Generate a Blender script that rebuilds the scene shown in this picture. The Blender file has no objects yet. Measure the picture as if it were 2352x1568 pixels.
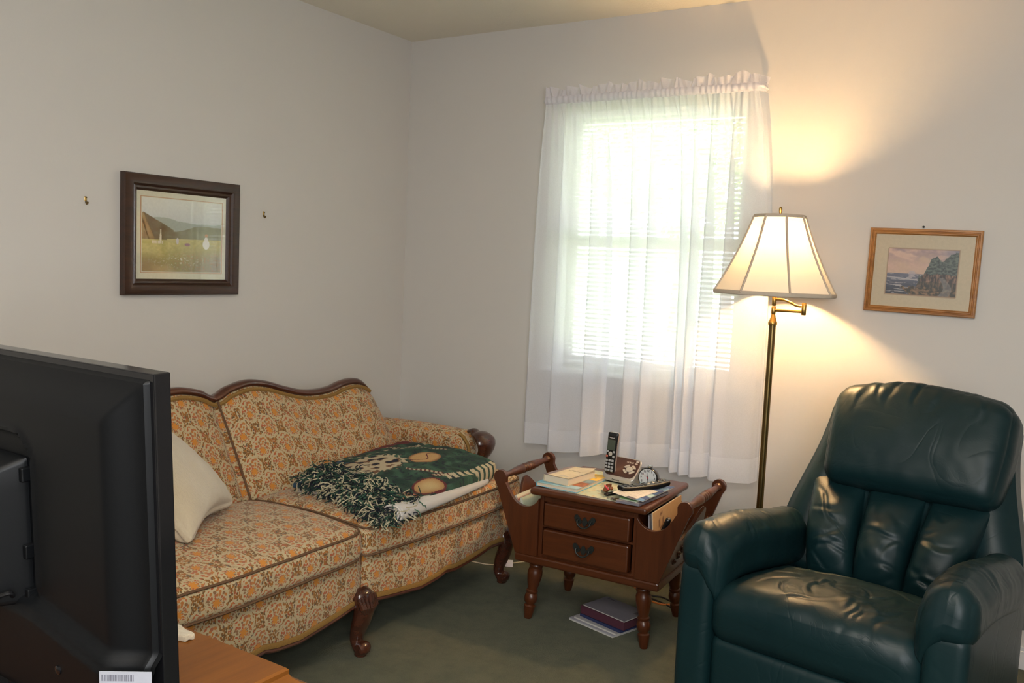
import bpy, bmesh, math, random
import numpy as np
from mathutils import Vector, Matrix, noise as mnoise
random.seed(7); rng = np.random.default_rng(7)
S = bpy.context.scene
COL = S.collection
PI = math.pi

# ------------------------------------------------------------------ camera, sky, lights, exposure
cam_d = bpy.data.cameras.new('camera'); cam_d.sensor_width = 36.0; cam_d.lens = 2040.7/2352*36.0
cam_d.clip_start = .05
cam = bpy.data.objects.new('camera', cam_d); COL.objects.link(cam); S.camera = cam
_yaw, _pitch, _roll = -.5675, .0885, .0448
_f = Vector((math.sin(_yaw)*math.cos(_pitch), math.cos(_yaw)*math.cos(_pitch), -math.sin(_pitch)))
_r = Vector((math.cos(_yaw), -math.sin(_yaw), 0)); _u = _r.cross(_f)
_r2 = _r*math.cos(_roll)+_u*math.sin(_roll); _u2 = -_r*math.sin(_roll)+_u*math.cos(_roll)
M = Matrix.Identity(4)
for i in range(3):
    M[i][0] = _r2[i]; M[i][1] = _u2[i]; M[i][2] = -_f[i]
M.translation = Vector((2.9546, -3.5715, 1.354))
cam.matrix_world = M

W = bpy.data.worlds.new('sky'); S.world = W; W.use_nodes = True
_bg = W.node_tree.nodes['Background']; _bg.inputs[0].default_value = (.86, .94, 1, 1); _bg.inputs[1].default_value = 8.2

def area(name, loc, target, sx, sy, power, color):
    d = bpy.data.lights.new(name, 'AREA'); d.shape = 'RECTANGLE'; d.size = sx; d.size_y = sy; d.energy = power; d.color = color
    o = bpy.data.objects.new(name, d); COL.objects.link(o); o.location = loc
    o.rotation_euler = (Vector(target)-Vector(loc)).to_track_quat('-Z', 'Y').to_euler()
    return o
# fill added under the ceiling, as bounced flash; fill added behind the camera, no real window; the camera's weak flash
area('added_ceiling_fill', (2.5, -3.3, 2.40), (2.5, -3.3, 0), .9, .9, 46, (1, .93, .82))
area('added_rear_fill', (3.9, -4.4, 1.55), (1.2, -1.0, 1.3), 1.2, 1.2, 54, (.93, .96, 1))
area('camera_flash', (2.93, -3.55, 1.47), (1.2, -.8, 1.0), .07, .05, 9, (.95, .97, 1))
sun_d = bpy.data.lights.new('sun', 'SUN'); sun_d.energy = 95; sun_d.angle = .01; sun_d.color = (1, .95, .85)
sun = bpy.data.objects.new('sun', sun_d); COL.objects.link(sun); sun.location = (0, -8, 12); sun.rotation_euler = (math.radians(38), 0, math.radians(12))   # high behind the house, it never enters this window
S.view_settings.view_transform = 'Standard'; S.view_settings.look = 'None'
S.view_settings.exposure = 0.0; S.view_settings.gamma = 1.0
try: S.view_settings.use_curve_mapping = False
except Exception: pass
S.cycles.max_bounces = 10; S.cycles.transparent_max_bounces = 24
S.cycles.use_denoising = True
BULB_POWER = 900.0

# ------------------------------------------------------------------ node / material helpers
class NB:
    def __init__(s, name):
        s.mat = bpy.data.materials.new(name); s.mat.use_nodes = True
        s.t = s.mat.node_tree; s.t.nodes.clear()
        s.out = s.t.nodes.new('ShaderNodeOutputMaterial')
    def n(s, typ, **kw):
        o = s.t.nodes.new(typ)
        for k, v in kw.items(): setattr(o, k, v)
        return o
    def put(s, sock, v):
        if hasattr(v, 'is_output'): s.t.links.new(v, sock)
        elif isinstance(v, (tuple, list)):
            v = tuple(v)
            if len(sock.default_value) == 4 and len(v) == 3: v = v+(1,)
            sock.default_value = v
        else: sock.default_value = v
    def m(s, op, a, b=0.0, c=None, clamp=False):
        o = s.n('ShaderNodeMath', operation=op, use_clamp=clamp); s.put(o.inputs[0], a); s.put(o.inputs[1], b)
        if c is not None: s.put(o.inputs[2], c)
        return o.outputs[0]
    def mix(s, fac, a, b):
        o = s.n('ShaderNodeMix', data_type='RGBA'); s.put(o.inputs[0], fac); s.put(o.inputs[6], a); s.put(o.inputs[7], b); return o.outputs[2]
    def ramp(s, fac, stops, interp='LINEAR'):
        o = s.n('ShaderNodeValToRGB'); cr = o.color_ramp; cr.interpolation = interp
        while len(cr.elements) > 1: cr.elements.remove(cr.elements[-1])
        cr.elements[0].position = stops[0][0]; cr.elements[0].color = tuple(stops[0][1])+(1,)
        for p, c in stops[1:]:
            e = cr.elements.new(p); e.color = tuple(c)+(1,)
        s.put(o.inputs[0], fac); return o.outputs[0]
    def coord(s, which='Object'): return s.n('ShaderNodeTexCoord').outputs[which]
    def mapping(s, vec, scale=(1, 1, 1), rot=(0, 0, 0), loc=(0, 0, 0)):
        o = s.n('ShaderNodeMapping'); s.put(o.inputs[0], vec); o.inputs['Scale'].default_value = scale; o.inputs['Rotation'].default_value = rot; o.inputs['Location'].default_value = loc
        return o.outputs[0]
    def noise(s, vec, scale, detail=3, rough=.55, dist=0, out=0):
        o = s.n('ShaderNodeTexNoise'); s.put(o.inputs['Vector'], vec); o.inputs['Scale'].default_value = scale; o.inputs['Detail'].default_value = detail
        o.inputs['Roughness'].default_value = rough; o.inputs['Distortion'].default_value = dist
        return o.outputs[out]
    def bump(s, h, strength=.3, dist=.01, normal=None):
        o = s.n('ShaderNodeBump'); o.inputs['Strength'].default_value = strength; o.inputs['Distance'].default_value = dist; s.put(o.inputs['Height'], h)
        if normal is not None: s.put(o.inputs['Normal'], normal)
        return o.outputs[0]
    def bsdf(s, color, rough=.5, metal=0.0, normal=None, **kw):
        o = s.n('ShaderNodeBsdfPrincipled'); s.put(o.inputs['Base Color'], color); s.put(o.inputs['Roughness'], rough); s.put(o.inputs['Metallic'], metal)
        for k, v in kw.items(): s.put(o.inputs[k.replace('_', ' ')], v)
        if normal is not None: s.put(o.inputs['Normal'], normal)
        return o.outputs[0]
    def done(s, sh):
        s.t.links.new(sh, s.out.inputs[0]); return s.mat

def plain(name, color, rough=.5, metal=0.0, var=.08, scale=60, bump=0.0, **kw):
    b = NB(name); c = b.coord(); nz = b.noise(c, scale, 3)
    col = b.mix(nz, tuple(x*(1-var) for x in color), tuple(min(1, x*(1+var)) for x in color))
    nrm = b.bump(nz, bump, .002) if bump else None
    return b.done(b.bsdf(col, rough, metal, nrm, **kw))

def wood(name, c1, c2, rough=.3, axis='z', scale=9, coat=.3, streak=14):
    b = NB(name); c = b.coord()
    sc = {'x': (1, streak, streak), 'y': (streak, 1, streak), 'z': (streak, streak, 1)}[axis]
    v = b.mapping(c, sc)
    n1 = b.noise(v, scale*.35, 4, .6, .6); n2 = b.noise(v, scale*2.2, 2, .5)
    f = b.m('ADD', b.m('MULTIPLY', n1, .7), b.m('MULTIPLY', n2, .3))
    col = b.ramp(f, [(.32, c1), (.68, c2)])
    return b.done(b.bsdf(col, rough, 0, b.bump(n2, .04, .002), Coat_Weight=coat, Coat_Roughness=.15))

def vcol(name, rough=.6, coat=0.0, bumpscale=0, bumpstr=.2, coat_rough=.03):
    b = NB(name); a = b.n('ShaderNodeVertexColor', layer_name='paint').outputs[0]
    c = b.coord(); nz = b.noise(c, bumpscale or 90, 2)
    col = b.mix(b.m('MULTIPLY', nz, .18), a, (0, 0, 0))
    nrm = b.bump(nz, bumpstr, .004) if bumpscale else None
    return b.done(b.bsdf(col, rough, 0, nrm, Coat_Weight=coat, Coat_Roughness=coat_rough, Coat_IOR=1.8 if coat >= 1 else 1.5))

def fabric_floral():
    b = NB('floral_upholstery'); uv = b.coord('UV')
    warp = b.noise(uv, 38, 2, out=1)
    sep = b.n('ShaderNodeSeparateXYZ'); b.put(sep.inputs[0], uv)
    ws = b.n('ShaderNodeSeparateColor'); b.put(ws.inputs[0], warp)
    u = b.m('ADD', sep.outputs[0], b.m('MULTIPLY', b.m('SUBTRACT', ws.outputs[0], .5), .011))
    v = b.m('ADD', sep.outputs[1], b.m('MULTIPLY', b.m('SUBTRACT', ws.outputs[1], .5), .011))
    P, Q = .118, .136
    def cell(off):
        a = b.m('MULTIPLY', b.m('SUBTRACT', b.m('FRACT', b.m('ADD', b.m('DIVIDE', u, P), off)), .5), P)
        c = b.m('MULTIPLY', b.m('SUBTRACT', b.m('FRACT', b.m('ADD', b.m('DIVIDE', v, Q), off)), .5), Q)
        d = b.m('SQRT', b.m('ADD', b.m('MULTIPLY', a, a), b.m('MULTIPLY', b.m('MULTIPLY', c, .88), b.m('MULTIPLY', c, .88))))
        return a, c, d
    a1, c1, d1 = cell(20.0); a2, c2, d2 = cell(20.5)
    pick = b.m('LESS_THAN', d2, d1)
    def sel(x, y): return b.m('ADD', b.m('MULTIPLY', b.m('SUBTRACT', 1, pick), x), b.m('MULTIPLY', pick, y))
    a, c, r = sel(a1, a2), sel(c1, c2), b.m('MINIMUM', d1, d2)
    th = b.m('ARCTAN2', a, b.m('ADD', c, .016))
    rr = b.m('SQRT', b.m('ADD', b.m('MULTIPLY', a, a), b.m('MULTIPLY', b.m('ADD', c, .016), b.m('ADD', c, .016))))
    # leaves of the trellis
    vor = b.n('ShaderNodeTexVoronoi', feature='F1', voronoi_dimensions='2D'); vor.inputs['Randomness'].default_value = .85
    b.put(vor.inputs['Vector'], b.mapping(uv, (165, 128, 1))); vor.inputs['Scale'].default_value = 1
    leafd, leafc = vor.outputs['Distance'], vor.outputs['Color']
    ls = b.n('ShaderNodeSeparateColor'); b.put(ls.inputs[0], leafc)
    leaf = b.m('LESS_THAN', leafd, b.m('ADD', .47, b.m('MULTIPLY', ls.outputs[1], .14)))
    edge = b.m('MULTIPLY', b.m('SUBTRACT', b.noise(uv, 110, 2), .5), .014)
    edge = b.m('ADD', edge, b.m('MULTIPLY', b.m('SINE', b.m('MULTIPLY', th, 11)), .0022))
    lat = b.m('GREATER_THAN', b.m('ADD', r, edge), .0400)
    leafcol = b.ramp(ls.outputs[0], [(0, (.21, .088, .015)), (.28, (.14, .074, .020)), (.45, (.28, .115, .017)), (.66, (.33, .12, .016)), (.82, (.33, .080, .024)), (.93, (.13, .09, .065))], 'CONSTANT')
    # radial florets
    cmb = b.n('ShaderNodeCombineXYZ'); b.put(cmb.inputs[0], b.m('MULTIPLY', th, 3.1)); b.put(cmb.inputs[1], b.m('DIVIDE', rr, .0105)); 
    vor2 = b.n('ShaderNodeTexVoronoi', feature='F1', voronoi_dimensions='2D'); vor2.inputs['Randomness'].default_value = .6; vor2.inputs['Scale'].default_value = 1
    b.put(vor2.inputs['Vector'], cmb.outputs[0])
    fs = b.n('ShaderNodeSeparateColor'); b.put(fs.inputs[0], vor2.outputs['Color'])
    flo = b.m('MULTIPLY', b.m('LESS_THAN', vor2.outputs['Distance'], .43), b.m('LESS_THAN', b.m('ADD', r, edge), .0325))
    flocol = b.ramp(fs.outputs[0], [(0, (.40, .095, .030)), (.35, (.42, .15, .032)), (.6, (.24, .12, .05)), (.8, (.36, .12, .05))], 'CONSTANT')
    # orange heart
    hr = b.m('ADD', rr, b.m('MULTIPLY', b.m('SINE', b.m('MULTIPLY', th, 7)), .0030))
    heart = b.m('LESS_THAN', hr, .0115)
    base = b.mix(b.noise(uv, 160, 2), (.43, .335, .190), (.51, .405, .240))
    col = b.mix(b.m('MULTIPLY', leaf, lat), base, leafcol)
    col = b.mix(flo, col, flocol)
    col = b.mix(heart, col, (.55, .21, .025))
    weave = b.noise(b.mapping(uv, (1, 1, 1)), 900, 1)
    h = b.m('ADD', b.m('MULTIPLY', weave, .4), b.m('MULTIPLY', b.m('MULTIPLY', leaf, lat), .5))
    return b.done(b.bsdf(col, .85, 0, b.bump(h, .25, .0015), Sheen_Weight=.15))

def leather():
    b = NB('dark_green_leather'); c = b.coord()
    d1 = b.noise(b.mapping(c, (1, 1, 1), (.2, .5, .1)), 4.2, 2, .45, 1.6); d2 = b.noise(b.mapping(c, (1, 1, 1), (.4, .3, .7)), 9, 2, .5, 2.0)
    rid = b.m('SMOOTH_MIN', b.m('ABSOLUTE', b.m('SUBTRACT', d1, .5)), .035, .03)
    rid2 = b.m('SMOOTH_MIN', b.m('ABSOLUTE', b.m('SUBTRACT', d2, .46)), .02, .02)
    msk = b.m('SUBTRACT', b.noise(c, 3.1, 2), .27, clamp=True)
    fine = b.noise(c, 520, 2)
    h = b.m('ADD', b.m('ADD', b.m('MULTIPLY', rid, 1.1), b.m('MULTIPLY', b.m('MULTIPLY', rid2, msk), 2.2)), b.m('MULTIPLY', fine, .006))
    col = b.mix(b.noise(c, 5, 3), (.0030, .0150, .0185), (.0050, .0215, .0235))
    return b.done(b.bsdf(col, b.m('ADD', .36, b.m('MULTIPLY', fine, .10)), 0, b.bump(h, .5, .02), Specular_IOR_Level=.29))

def carpet():
    b = NB('carpet_pile'); c = b.coord()
    big = b.noise(c, 2.2, 4, .6, .5); mid = b.noise(c, 14, 4, .65); fine = b.noise(c, 330, 3, .7)
    col = b.mix(big, (.160, .185, .142), (.290, .270, .190))
    col = b.mix(b.m('MULTIPLY', b.m('POWER', mid, 1.6), 1.1), col, (.10, .122, .098))
    col = b.mix(b.m('MULTIPLY', b.m('POWER', fine, 1.5), .8), col, (.07, .075, .05))
    h = b.m('ADD', b.m('MULTIPLY', fine, 1), b.m('MULTIPLY', mid, .5))
    return b.done(b.bsdf(col, .95, 0, b.bump(h, .9, .008), Specular_IOR_Level=.1))

def painted(name, color, bs=160, strength=.08, marks=0):
    b = NB(name); c = b.coord(); nz = b.noise(c, bs, 3); big = b.noise(c, 1.3, 3)
    col = b.mix(big, tuple(x*.97 for x in color), tuple(x*1.03 for x in color))
    if marks:
        sp = b.noise(c, 17, 5, .75); col = b.mix(b.m('MULTIPLY', b.m('GREATER_THAN', sp, .735), .35), col, tuple(x*.55 for x in color))
    return b.done(b.bsdf(col, .7, 0, b.bump(nz, strength, .004)))

def sheer(name, alpha, color=(.93, .93, .95), trans=.5):
    b = NB(name)
    weave = b.noise(b.coord(), 260, 2)
    di = b.n('ShaderNodeBsdfDiffuse'); di.inputs[0].default_value = color+(1,)
    tl = b.n('ShaderNodeBsdfTranslucent'); tl.inputs[0].default_value = color+(1,)
    tp = b.n('ShaderNodeBsdfTransparent')
    m1 = b.n('ShaderNodeMixShader'); m1.inputs[0].default_value = trans
    b.t.links.new(di.outputs[0], m1.inputs[1]); b.t.links.new(tl.outputs[0], m1.inputs[2])
    m2 = b.n('ShaderNodeMixShader'); b.put(m2.inputs[0], b.m('ADD', alpha-.06, b.m('MULTIPLY', weave, .12)))
    b.t.links.new(tp.outputs[0], m2.inputs[1]); b.t.links.new(m1.outputs[0], m2.inputs[2])
    return b.done(m2.outputs[0])

def emit(name, color, strength):
    b = NB(name); e = b.n('ShaderNodeEmission'); e.inputs[0].default_value = color+(1,); e.inputs[1].default_value = strength
    return b.done(e.outputs[0])

def glass(name, tint=(1, 1, 1), rough=.0, refl=.08):
    b = NB(name); tp = b.n('ShaderNodeBsdfTransparent'); tp.inputs[0].default_value = tint+(1,)
    gl = b.n('ShaderNodeBsdfGlossy'); gl.inputs['Roughness'].default_value = rough
    lw = b.n('ShaderNodeLayerWeight'); lw.inputs[0].default_value = .25
    mx = b.n('ShaderNodeMixShader'); b.put(mx.inputs[0], b.m('ADD', refl*.5, b.m('MULTIPLY', lw.outputs['Fresnel'], .6), clamp=True))
    b.t.links.new(tp.outputs[0], mx.inputs[1]); b.t.links.new(gl.outputs[0], mx.inputs[2])
    return b.done(mx.outputs[0])

MAT = {}
MAT['wall'] = painted('wall_paint', (.60, .57, .53), 220, .05, marks=1)
MAT['ceiling'] = painted('ceiling_texture', (.80, .74, .62), 90, .5)
MAT['trim'] = plain('white_trim_paint', (.70, .69, .68), .4)
MAT['carpet'] = carpet()
MAT['floral'] = fabric_floral()
MAT['piping'] = plain('piping_cord', (.12, .060, .026), .8, scale=300, var=.4)
MAT['braid'] = plain('mustard_braid', (.25, .135, .030), .8, scale=420, var=.5, bump=.6)
MAT['mahogany'] = wood('dark_mahogany', (.030, .009, .005), (.075, .022, .011), .22, 'y', 8, .5)
MAT['crest'] = wood('crest_rail_wood', (.048, .013, .007), (.105, .030, .014), .28, 'y', 8, .5)
MAT['maple'] = wood('reddish_maple', (.052, .0125, .0030), (.086, .0225, .0056), .34, 'x', 7, .15)
MAT['maple_z'] = wood('reddish_maple_upright', (.050, .0120, .0030), (.084, .0215, .0056), .34, 'z', 7, .15)
MAT['cabinet'] = wood('orange_cherry', (.150, .046, .0042), (.210, .070, .0075), .45, 'y', 7, .1)
MAT['leather'] = leather()
MAT['tv'] = plain('black_plastic', (.0025, .003, .0038), .45, scale=900, var=.3, bump=.05, Specular_IOR_Level=.22)
MAT['tv_gloss'] = plain('black_gloss', (.006, .006, .007), .12)
MAT['sheer'] = sheer('sheer_voile', .67, (.93, .94, .985), .42)
MAT['sheer_hem'] = sheer('sheer_voile_hem', .82, (.93, .94, .985), .42)
MAT['sheer_head'] = sheer('sheer_voile_heading', .80, (.90, .88, .93))
MAT['white_plastic'] = plain('white_plastic', (.8, .8, .8), .35)
MAT['brass'] = plain('antique_brass', (.42, .27, .085), .28, 1.0, var=.15)
MAT['brass_dark'] = plain('dark_brass', (.20, .14, .055), .3, 1.0, var=.15)
MAT['chrome'] = plain('chrome', (.7, .7, .7), .15, 1.0)
MAT['black_iron'] = plain('blackened_iron', (.012, .015, .013), .5, .2)
MAT['gold'] = wood('gilt_wood', (.22, .085, .018), (.50, .22, .055), .33, 'x', 14, .2, streak=3)
MAT['glass'] = glass('clear_glass')

# ------------------------------------------------------------------ mesh helpers
class MB:
    def __init__(s): s.v = []; s.f = []; s.uv = {}; s.c = []
    def add(s, vs, fs, M=None, col=None):
        k = len(s.v)
        for p in vs:
            p = Vector(p); s.v.append(M @ p if M is not None else p)
            s.c.append(col or (1, 1, 1))
        for f in fs: s.f.append(tuple(i+k for i in f))
        return s
    def box(s, x0, x1, y0, y1, z0, z1, M=None, col=None):
        return s.add([(x0, y0, z0), (x1, y0, z0), (x1, y1, z0), (x0, y1, z0), (x0, y0, z1), (x1, y0, z1), (x1, y1, z1), (x0, y1, z1)],
                     [(0, 3, 2, 1), (4, 5, 6, 7), (0, 1, 5, 4), (1, 2, 6, 5), (2, 3, 7, 6), (3, 0, 4, 7)], M, col)
    def lathe(s, prof, n=20, M=None, col=None, sx=1, sy=1):
        vs = []; fs = []
        for r, z in prof:
            for k in range(n): a = 2*PI*k/n; vs.append((r*sx*math.cos(a), r*sy*math.sin(a), z))
        m = len(prof)
        for j in range(m-1):
            for k in range(n): fs.append((j*n+k, j*n+(k+1) % n, (j+1)*n+(k+1) % n, (j+1)*n+k))
        fs.append(tuple(range(n-1, -1, -1))); fs.append(tuple((m-1)*n+k for k in range(n)))
        return s.add(vs, fs, M, col)
    def tube(s, pts, rad, n=8, M=None, col=None, flat=None, closed=False):
        # sweep a circle (or flattened: flat=(wu,wv) scale) along pts; rad number or list
        pts = [Vector(p) for p in pts]; m = len(pts)
        rad = rad if isinstance(rad, (list, tuple)) else [rad]*m
        vs = []; fs = []; up = None
        for i, p in enumerate(pts):
            t = (pts[(i+1) % m]-pts[i-1]) if closed else (pts[min(i+1, m-1)]-pts[max(i-1, 0)])
            t.normalize()
            if up is None:
                up = Vector((0, 0, 1)) if abs(t.z) < .9 else Vector((1, 0, 0))
            a = t.cross(up)
            if a.length < 1e-6: a = t.orthogonal()
            a.normalize(); bb = a.cross(t); bb.normalize(); up = bb
            fu, fv = flat or (1, 1)
            for k in range(n):
                w = 2*PI*k/n; vs.append(p+a*(rad[i]*fu*math.cos(w))+bb*(rad[i]*fv*math.sin(w)))
        for j in range(m if closed else m-1):
            j2 = (j+1) % m
            for k in range(n): fs.append((j*n+k, j*n+(k+1) % n, j2*n+(k+1) % n, j2*n+k))
        if not closed:
            fs.append(tuple(range(n-1, -1, -1))); fs.append(tuple((m-1)*n+k for k in range(n)))
        return s.add(vs, fs, M, col)
    def prism(s, poly, a0, a1, axis='y', M=None, col=None):
        # poly in the two other axes (in xyz order), extruded along axis
        n = len(poly)
        def P(q, a): return {'x': (a, q[0], q[1]), 'y': (q[0], a, q[1]), 'z': (q[0], q[1], a)}[axis]
        vs = [P(q, a0) for q in poly]+[P(q, a1) for q in poly]
        fs = [tuple(range(n)), tuple(range(2*n-1, n-1, -1))]+[(k, k+n, (k+1) % n+n, (k+1) % n) for k in range(n)]
        return s.add(vs, fs, M, col)
    def grid(s, fn, nu, nv, M=None, closed_u=False, colf=None, uvf=None):
        k = len(s.v)
        for j in range(nv+1):
            for i in range(nu+(0 if closed_u else 1)):
                p = Vector(fn(i/nu, j/nv)); s.v.append(M @ p if M is not None else p)
                s.c.append(colf(i/nu, j/nv) if colf else (1, 1, 1))
                if uvf: s.uv[len(s.v)-1] = uvf(i/nu, j/nv)
        w = nu if closed_u else nu+1
        for j in range(nv):
            for i in range(nu):
                i2 = (i+1) % w; s.f.append((k+j*w+i, k+j*w+i2, k+(j+1)*w+i2, k+(j+1)*w+i))
        return s

OFF = {}
def finish(o, bevel=0, solid=0, sub=0, angle=.6):
    if solid:
        m = o.modifiers.new('thick', 'SOLIDIFY'); m.thickness = solid; m.offset = 0
    if bevel:
        m = o.modifiers.new('bevel', 'BEVEL'); m.width = bevel; m.segments = 2; m.limit_method = 'ANGLE'; m.angle_limit = angle; m.harden_normals = False
    if sub:
        m = o.modifiers.new('sub', 'SUBSURF'); m.levels = sub; m.render_levels = sub
    return o
def root_off(parent):
    if parent is None: return Vector((0, 0, 0))
    return OFF.get(parent.name, Vector((0, 0, 0)))
def obj(name, mb, mat, parent=None, smooth=True, bevel=0, solid=0, sub=0, sharp=40, fixn=True):
    me = bpy.data.meshes.new(name); off = root_off(parent)
    me.from_pydata([tuple(v-off) for v in mb.v], [], mb.f); me.update()
    if mb.uv:
        ul = me.uv_layers.new(name='UVMap')
        if isinstance(mb.uv, dict):
            for l in me.loops: ul.data[l.index].uv = mb.uv.get(l.vertex_index, (0, 0))
        else:
            for i, q in enumerate(mb.uv): ul.data[i].uv = q
    if any(c != (1, 1, 1) for c in mb.c):
        ca = me.color_attributes.new('paint', 'FLOAT_COLOR', 'POINT')
        arr = np.ones((len(mb.c), 4), dtype=np.float32); arr[:, :3] = np.array(mb.c, dtype=np.float32)
        ca.data.foreach_set('color', arr.ravel())
    if fixn and not mb.uv:
        bm = bmesh.new(); bm.from_mesh(me); bmesh.ops.recalc_face_normals(bm, faces=bm.faces); bm.to_mesh(me); bm.free()
    if smooth:
        me.shade_smooth()
        try: me.set_sharp_from_angle(angle=math.radians(sharp))
        except Exception: pass
    me.materials.append(mat)
    o = bpy.data.objects.new(name, me); COL.objects.link(o)
    if parent is not None:
        o.parent = parent; OFF[o.name] = off
    finish(o, bevel, solid, sub)
    return o
def tag(o, label=None, cat=None, group=None, kind=None):
    if label: o['label'] = label
    if cat: o['category'] = cat
    if group: o['group'] = group
    if kind: o['kind'] = kind
    return o
def thing(name, label, cat, loc, rotz=0, group=None, local=False):
    o = bpy.data.objects.new(name, None); COL.objects.link(o); o.location = loc; o.rotation_euler = (0, 0, rotz); o.empty_display_size = .05
    OFF[o.name] = Vector((0, 0, 0)) if local else Vector(loc)
    return tag(o, label, cat, group)
def struct(name, mb, mat, **kw):
    return tag(obj(name, mb, mat, **kw), kind='structure')

def spline(pts, n):
    # Catmull-Rom through pts, n samples
    P = [np.array(p, float) for p in pts]; P = [2*P[0]-P[1]]+P+[2*P[-1]-P[-2]]
    m = len(P)-3; out = []
    for i in range(n):
        t = i/(n-1)*m; k = min(int(t), m-1); t -= k
        p0, p1, p2, p3 = P[k:k+4]
        out.append(.5*((2*p1)+(-p0+p2)*t+(2*p0-5*p1+4*p2-p3)*t*t+(-p0+3*p1-3*p2+p3)*t**3))
    return [tuple(float(x) for x in q) for q in out]
def sstep(a, b, x):
    t = max(0., min(1., (x-a)/(b-a))); return t*t*(3-2*t)
def nz3(x, y, z): return mnoise.noise(Vector((x, y, z)))

def soft_box(cx, cy, cz, sx, sy, sz, r, n=(10, 10, 6), deform=None, uvoff=(0, 0), M=None, cols=None):
    """rounded box, grid faces, metric box-projected UVs, optional deform(u,v,w,p): u,v,w in -1..1"""
    mb = MB(); uvs = []; ids = {}
    h = (sx/2, sy/2, sz/2); r = min(r, *h)
    def axis(hh, k):
        ks = 5; inner = hh-r
        a = [-hh+r*(1-math.cos(PI/2*i/ks)) for i in range(ks)]
        b_ = [(-inner+2*inner*i/k) for i in range(k+1)] if inner > 1e-6 else [0]
        return a+b_+[-x for x in reversed(a)]
    A = [axis(h[i], n[i]) for i in range(3)]
    def vert(q):
        key = tuple(round(x, 6) for x in q)
        if key in ids: return ids[key]
        c = [max(-(h[i]-r), min(h[i]-r, q[i])) for i in range(3)]
        d = Vector([q[i]-c[i] for i in range(3)])
        p = Vector(c)+(d.normalized()*r if d.length > 1e-9 else d)
        u = [q[i]/h[i] for i in range(3)]
        p = Vector((p.x+cx, p.y+cy, p.z+cz))
        if deform: p = Vector(deform(u[0], u[1], u[2], p))
        col = cols(u[0], u[1], u[2], p) if cols else None
        if M is not None: p = M @ p
        mb.v.append(p); mb.c.append(col or (1, 1, 1)); ids[key] = len(mb.v)-1
        return ids[key]
    for ax in range(3):
        o1, o2 = [(1, 2), (0, 2), (1, 0)][ax]
        for sgn in (-1, 1):
            L1, L2 = A[o1], A[o2]
            for i in range(len(L1)-1):
                for j in range(len(L2)-1):
                    q = []
                    for a_, b_ in ((i, j), (i+1, j), (i+1, j+1), (i, j+1)):
                        p = [0, 0, 0]; p[ax] = sgn*h[ax]; p[o1] = L1[a_]; p[o2] = L2[b_]; q.append(p)
                    flip = (sgn < 0) if ax in (0,) else (sgn > 0) if ax == 1 else (sgn > 0)
                    if flip: q = q[::-1]
                    mb.f.append(tuple(vert(p) for p in q))
                    for p in q:
                        uvs.append((p[o1]+(cy if o1 == 1 else cx)+uvoff[0], p[o2]+(cz if o2 == 2 else cx)+uvoff[1]))
    mb.uv = uvs
    return mb

def text_mesh(txt, size, M, mat, name, parent, depth=.0002, align='CENTER', bold=0.0):
    cu = bpy.data.curves.new('txt', 'FONT'); cu.body = txt; cu.size = size; cu.align_x = align; cu.align_y = 'CENTER'; cu.extrude = depth; cu.offset = bold
    to = bpy.data.objects.new('txt', cu); COL.objects.link(to)
    dg = bpy.context.evaluated_depsgraph_get(); me0 = to.evaluated_get(dg).to_mesh()
    mb = MB(); mb.v = [M @ v.co for v in me0.vertices]; mb.f = [tuple(p.vertices) for p in me0.polygons]; mb.c = [(1, 1, 1)]*len(mb.v)
    to.evaluated_get(dg).to_mesh_clear(); bpy.data.objects.remove(to); bpy.data.curves.remove(cu)
    return obj(name, mb, mat, parent, smooth=False, fixn=False)

def frame_M(origin, xdir, ydir):
    x = Vector(xdir).normalized(); z = x.cross(Vector(ydir)).normalized(); y = z.cross(x)
    m = Matrix.Identity(4)
    for i in range(3): m[i][0] = x[i]; m[i][1] = y[i]; m[i][2] = z[i]
    m.translation = Vector(origin); return m

# ------------------------------------------------------------------ the room
RX, RY, CH = 4.35, -4.80, 2.44
WX0, WX1, WZ0, WZ1 = .915, 1.765, .885, 2.05
struct('floor', MB().box(-.1, RX+.1, RY-.1, .15, -.1, 0), MAT['carpet'])
struct('ceiling', MB().box(-.1, RX+.1, RY-.1, .15, CH, CH+.1), MAT['ceiling'])
struct('wall_left', MB().box(-.1, 0, RY-.1, .15, 0, CH), MAT['wall'])
struct('wall_right', MB().box(RX, RX+.1, RY-.1, .15, 0, CH), MAT['wall'])
struct('wall_front', MB().box(0, RX, RY-.1, RY, 0, CH), MAT['wall'])
wb = MB().box(0, WX0, 0, .15, 0, CH).box(WX1, RX, 0, .15, 0, CH).box(WX0, WX1, 0, .15, 0, WZ0).box(WX0, WX1, 0, .15, WZ1, CH)
struct('wall_back', wb, MAT['wall'])
def skirting(name, x0, x1, y0, y1):
    mb = MB()
    if x1-x0 > y1-y0: mb.box(x0, x1, y1-.012, y1, 0, .066).box(x0, x1, y1-.008, y1, .066, .080)
    else: mb.box(x0, x0+.012, y0, y1, 0, .066).box(x0, x0+.008, y0, y1, .066, .080)
    struct(name, mb, MAT['trim'], smooth=False, bevel=.002)
skirting('baseboard_back', 0, RX, -.02, 0)
skirting('baseboard_left', 0, .02, RY, -.0125)

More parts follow.
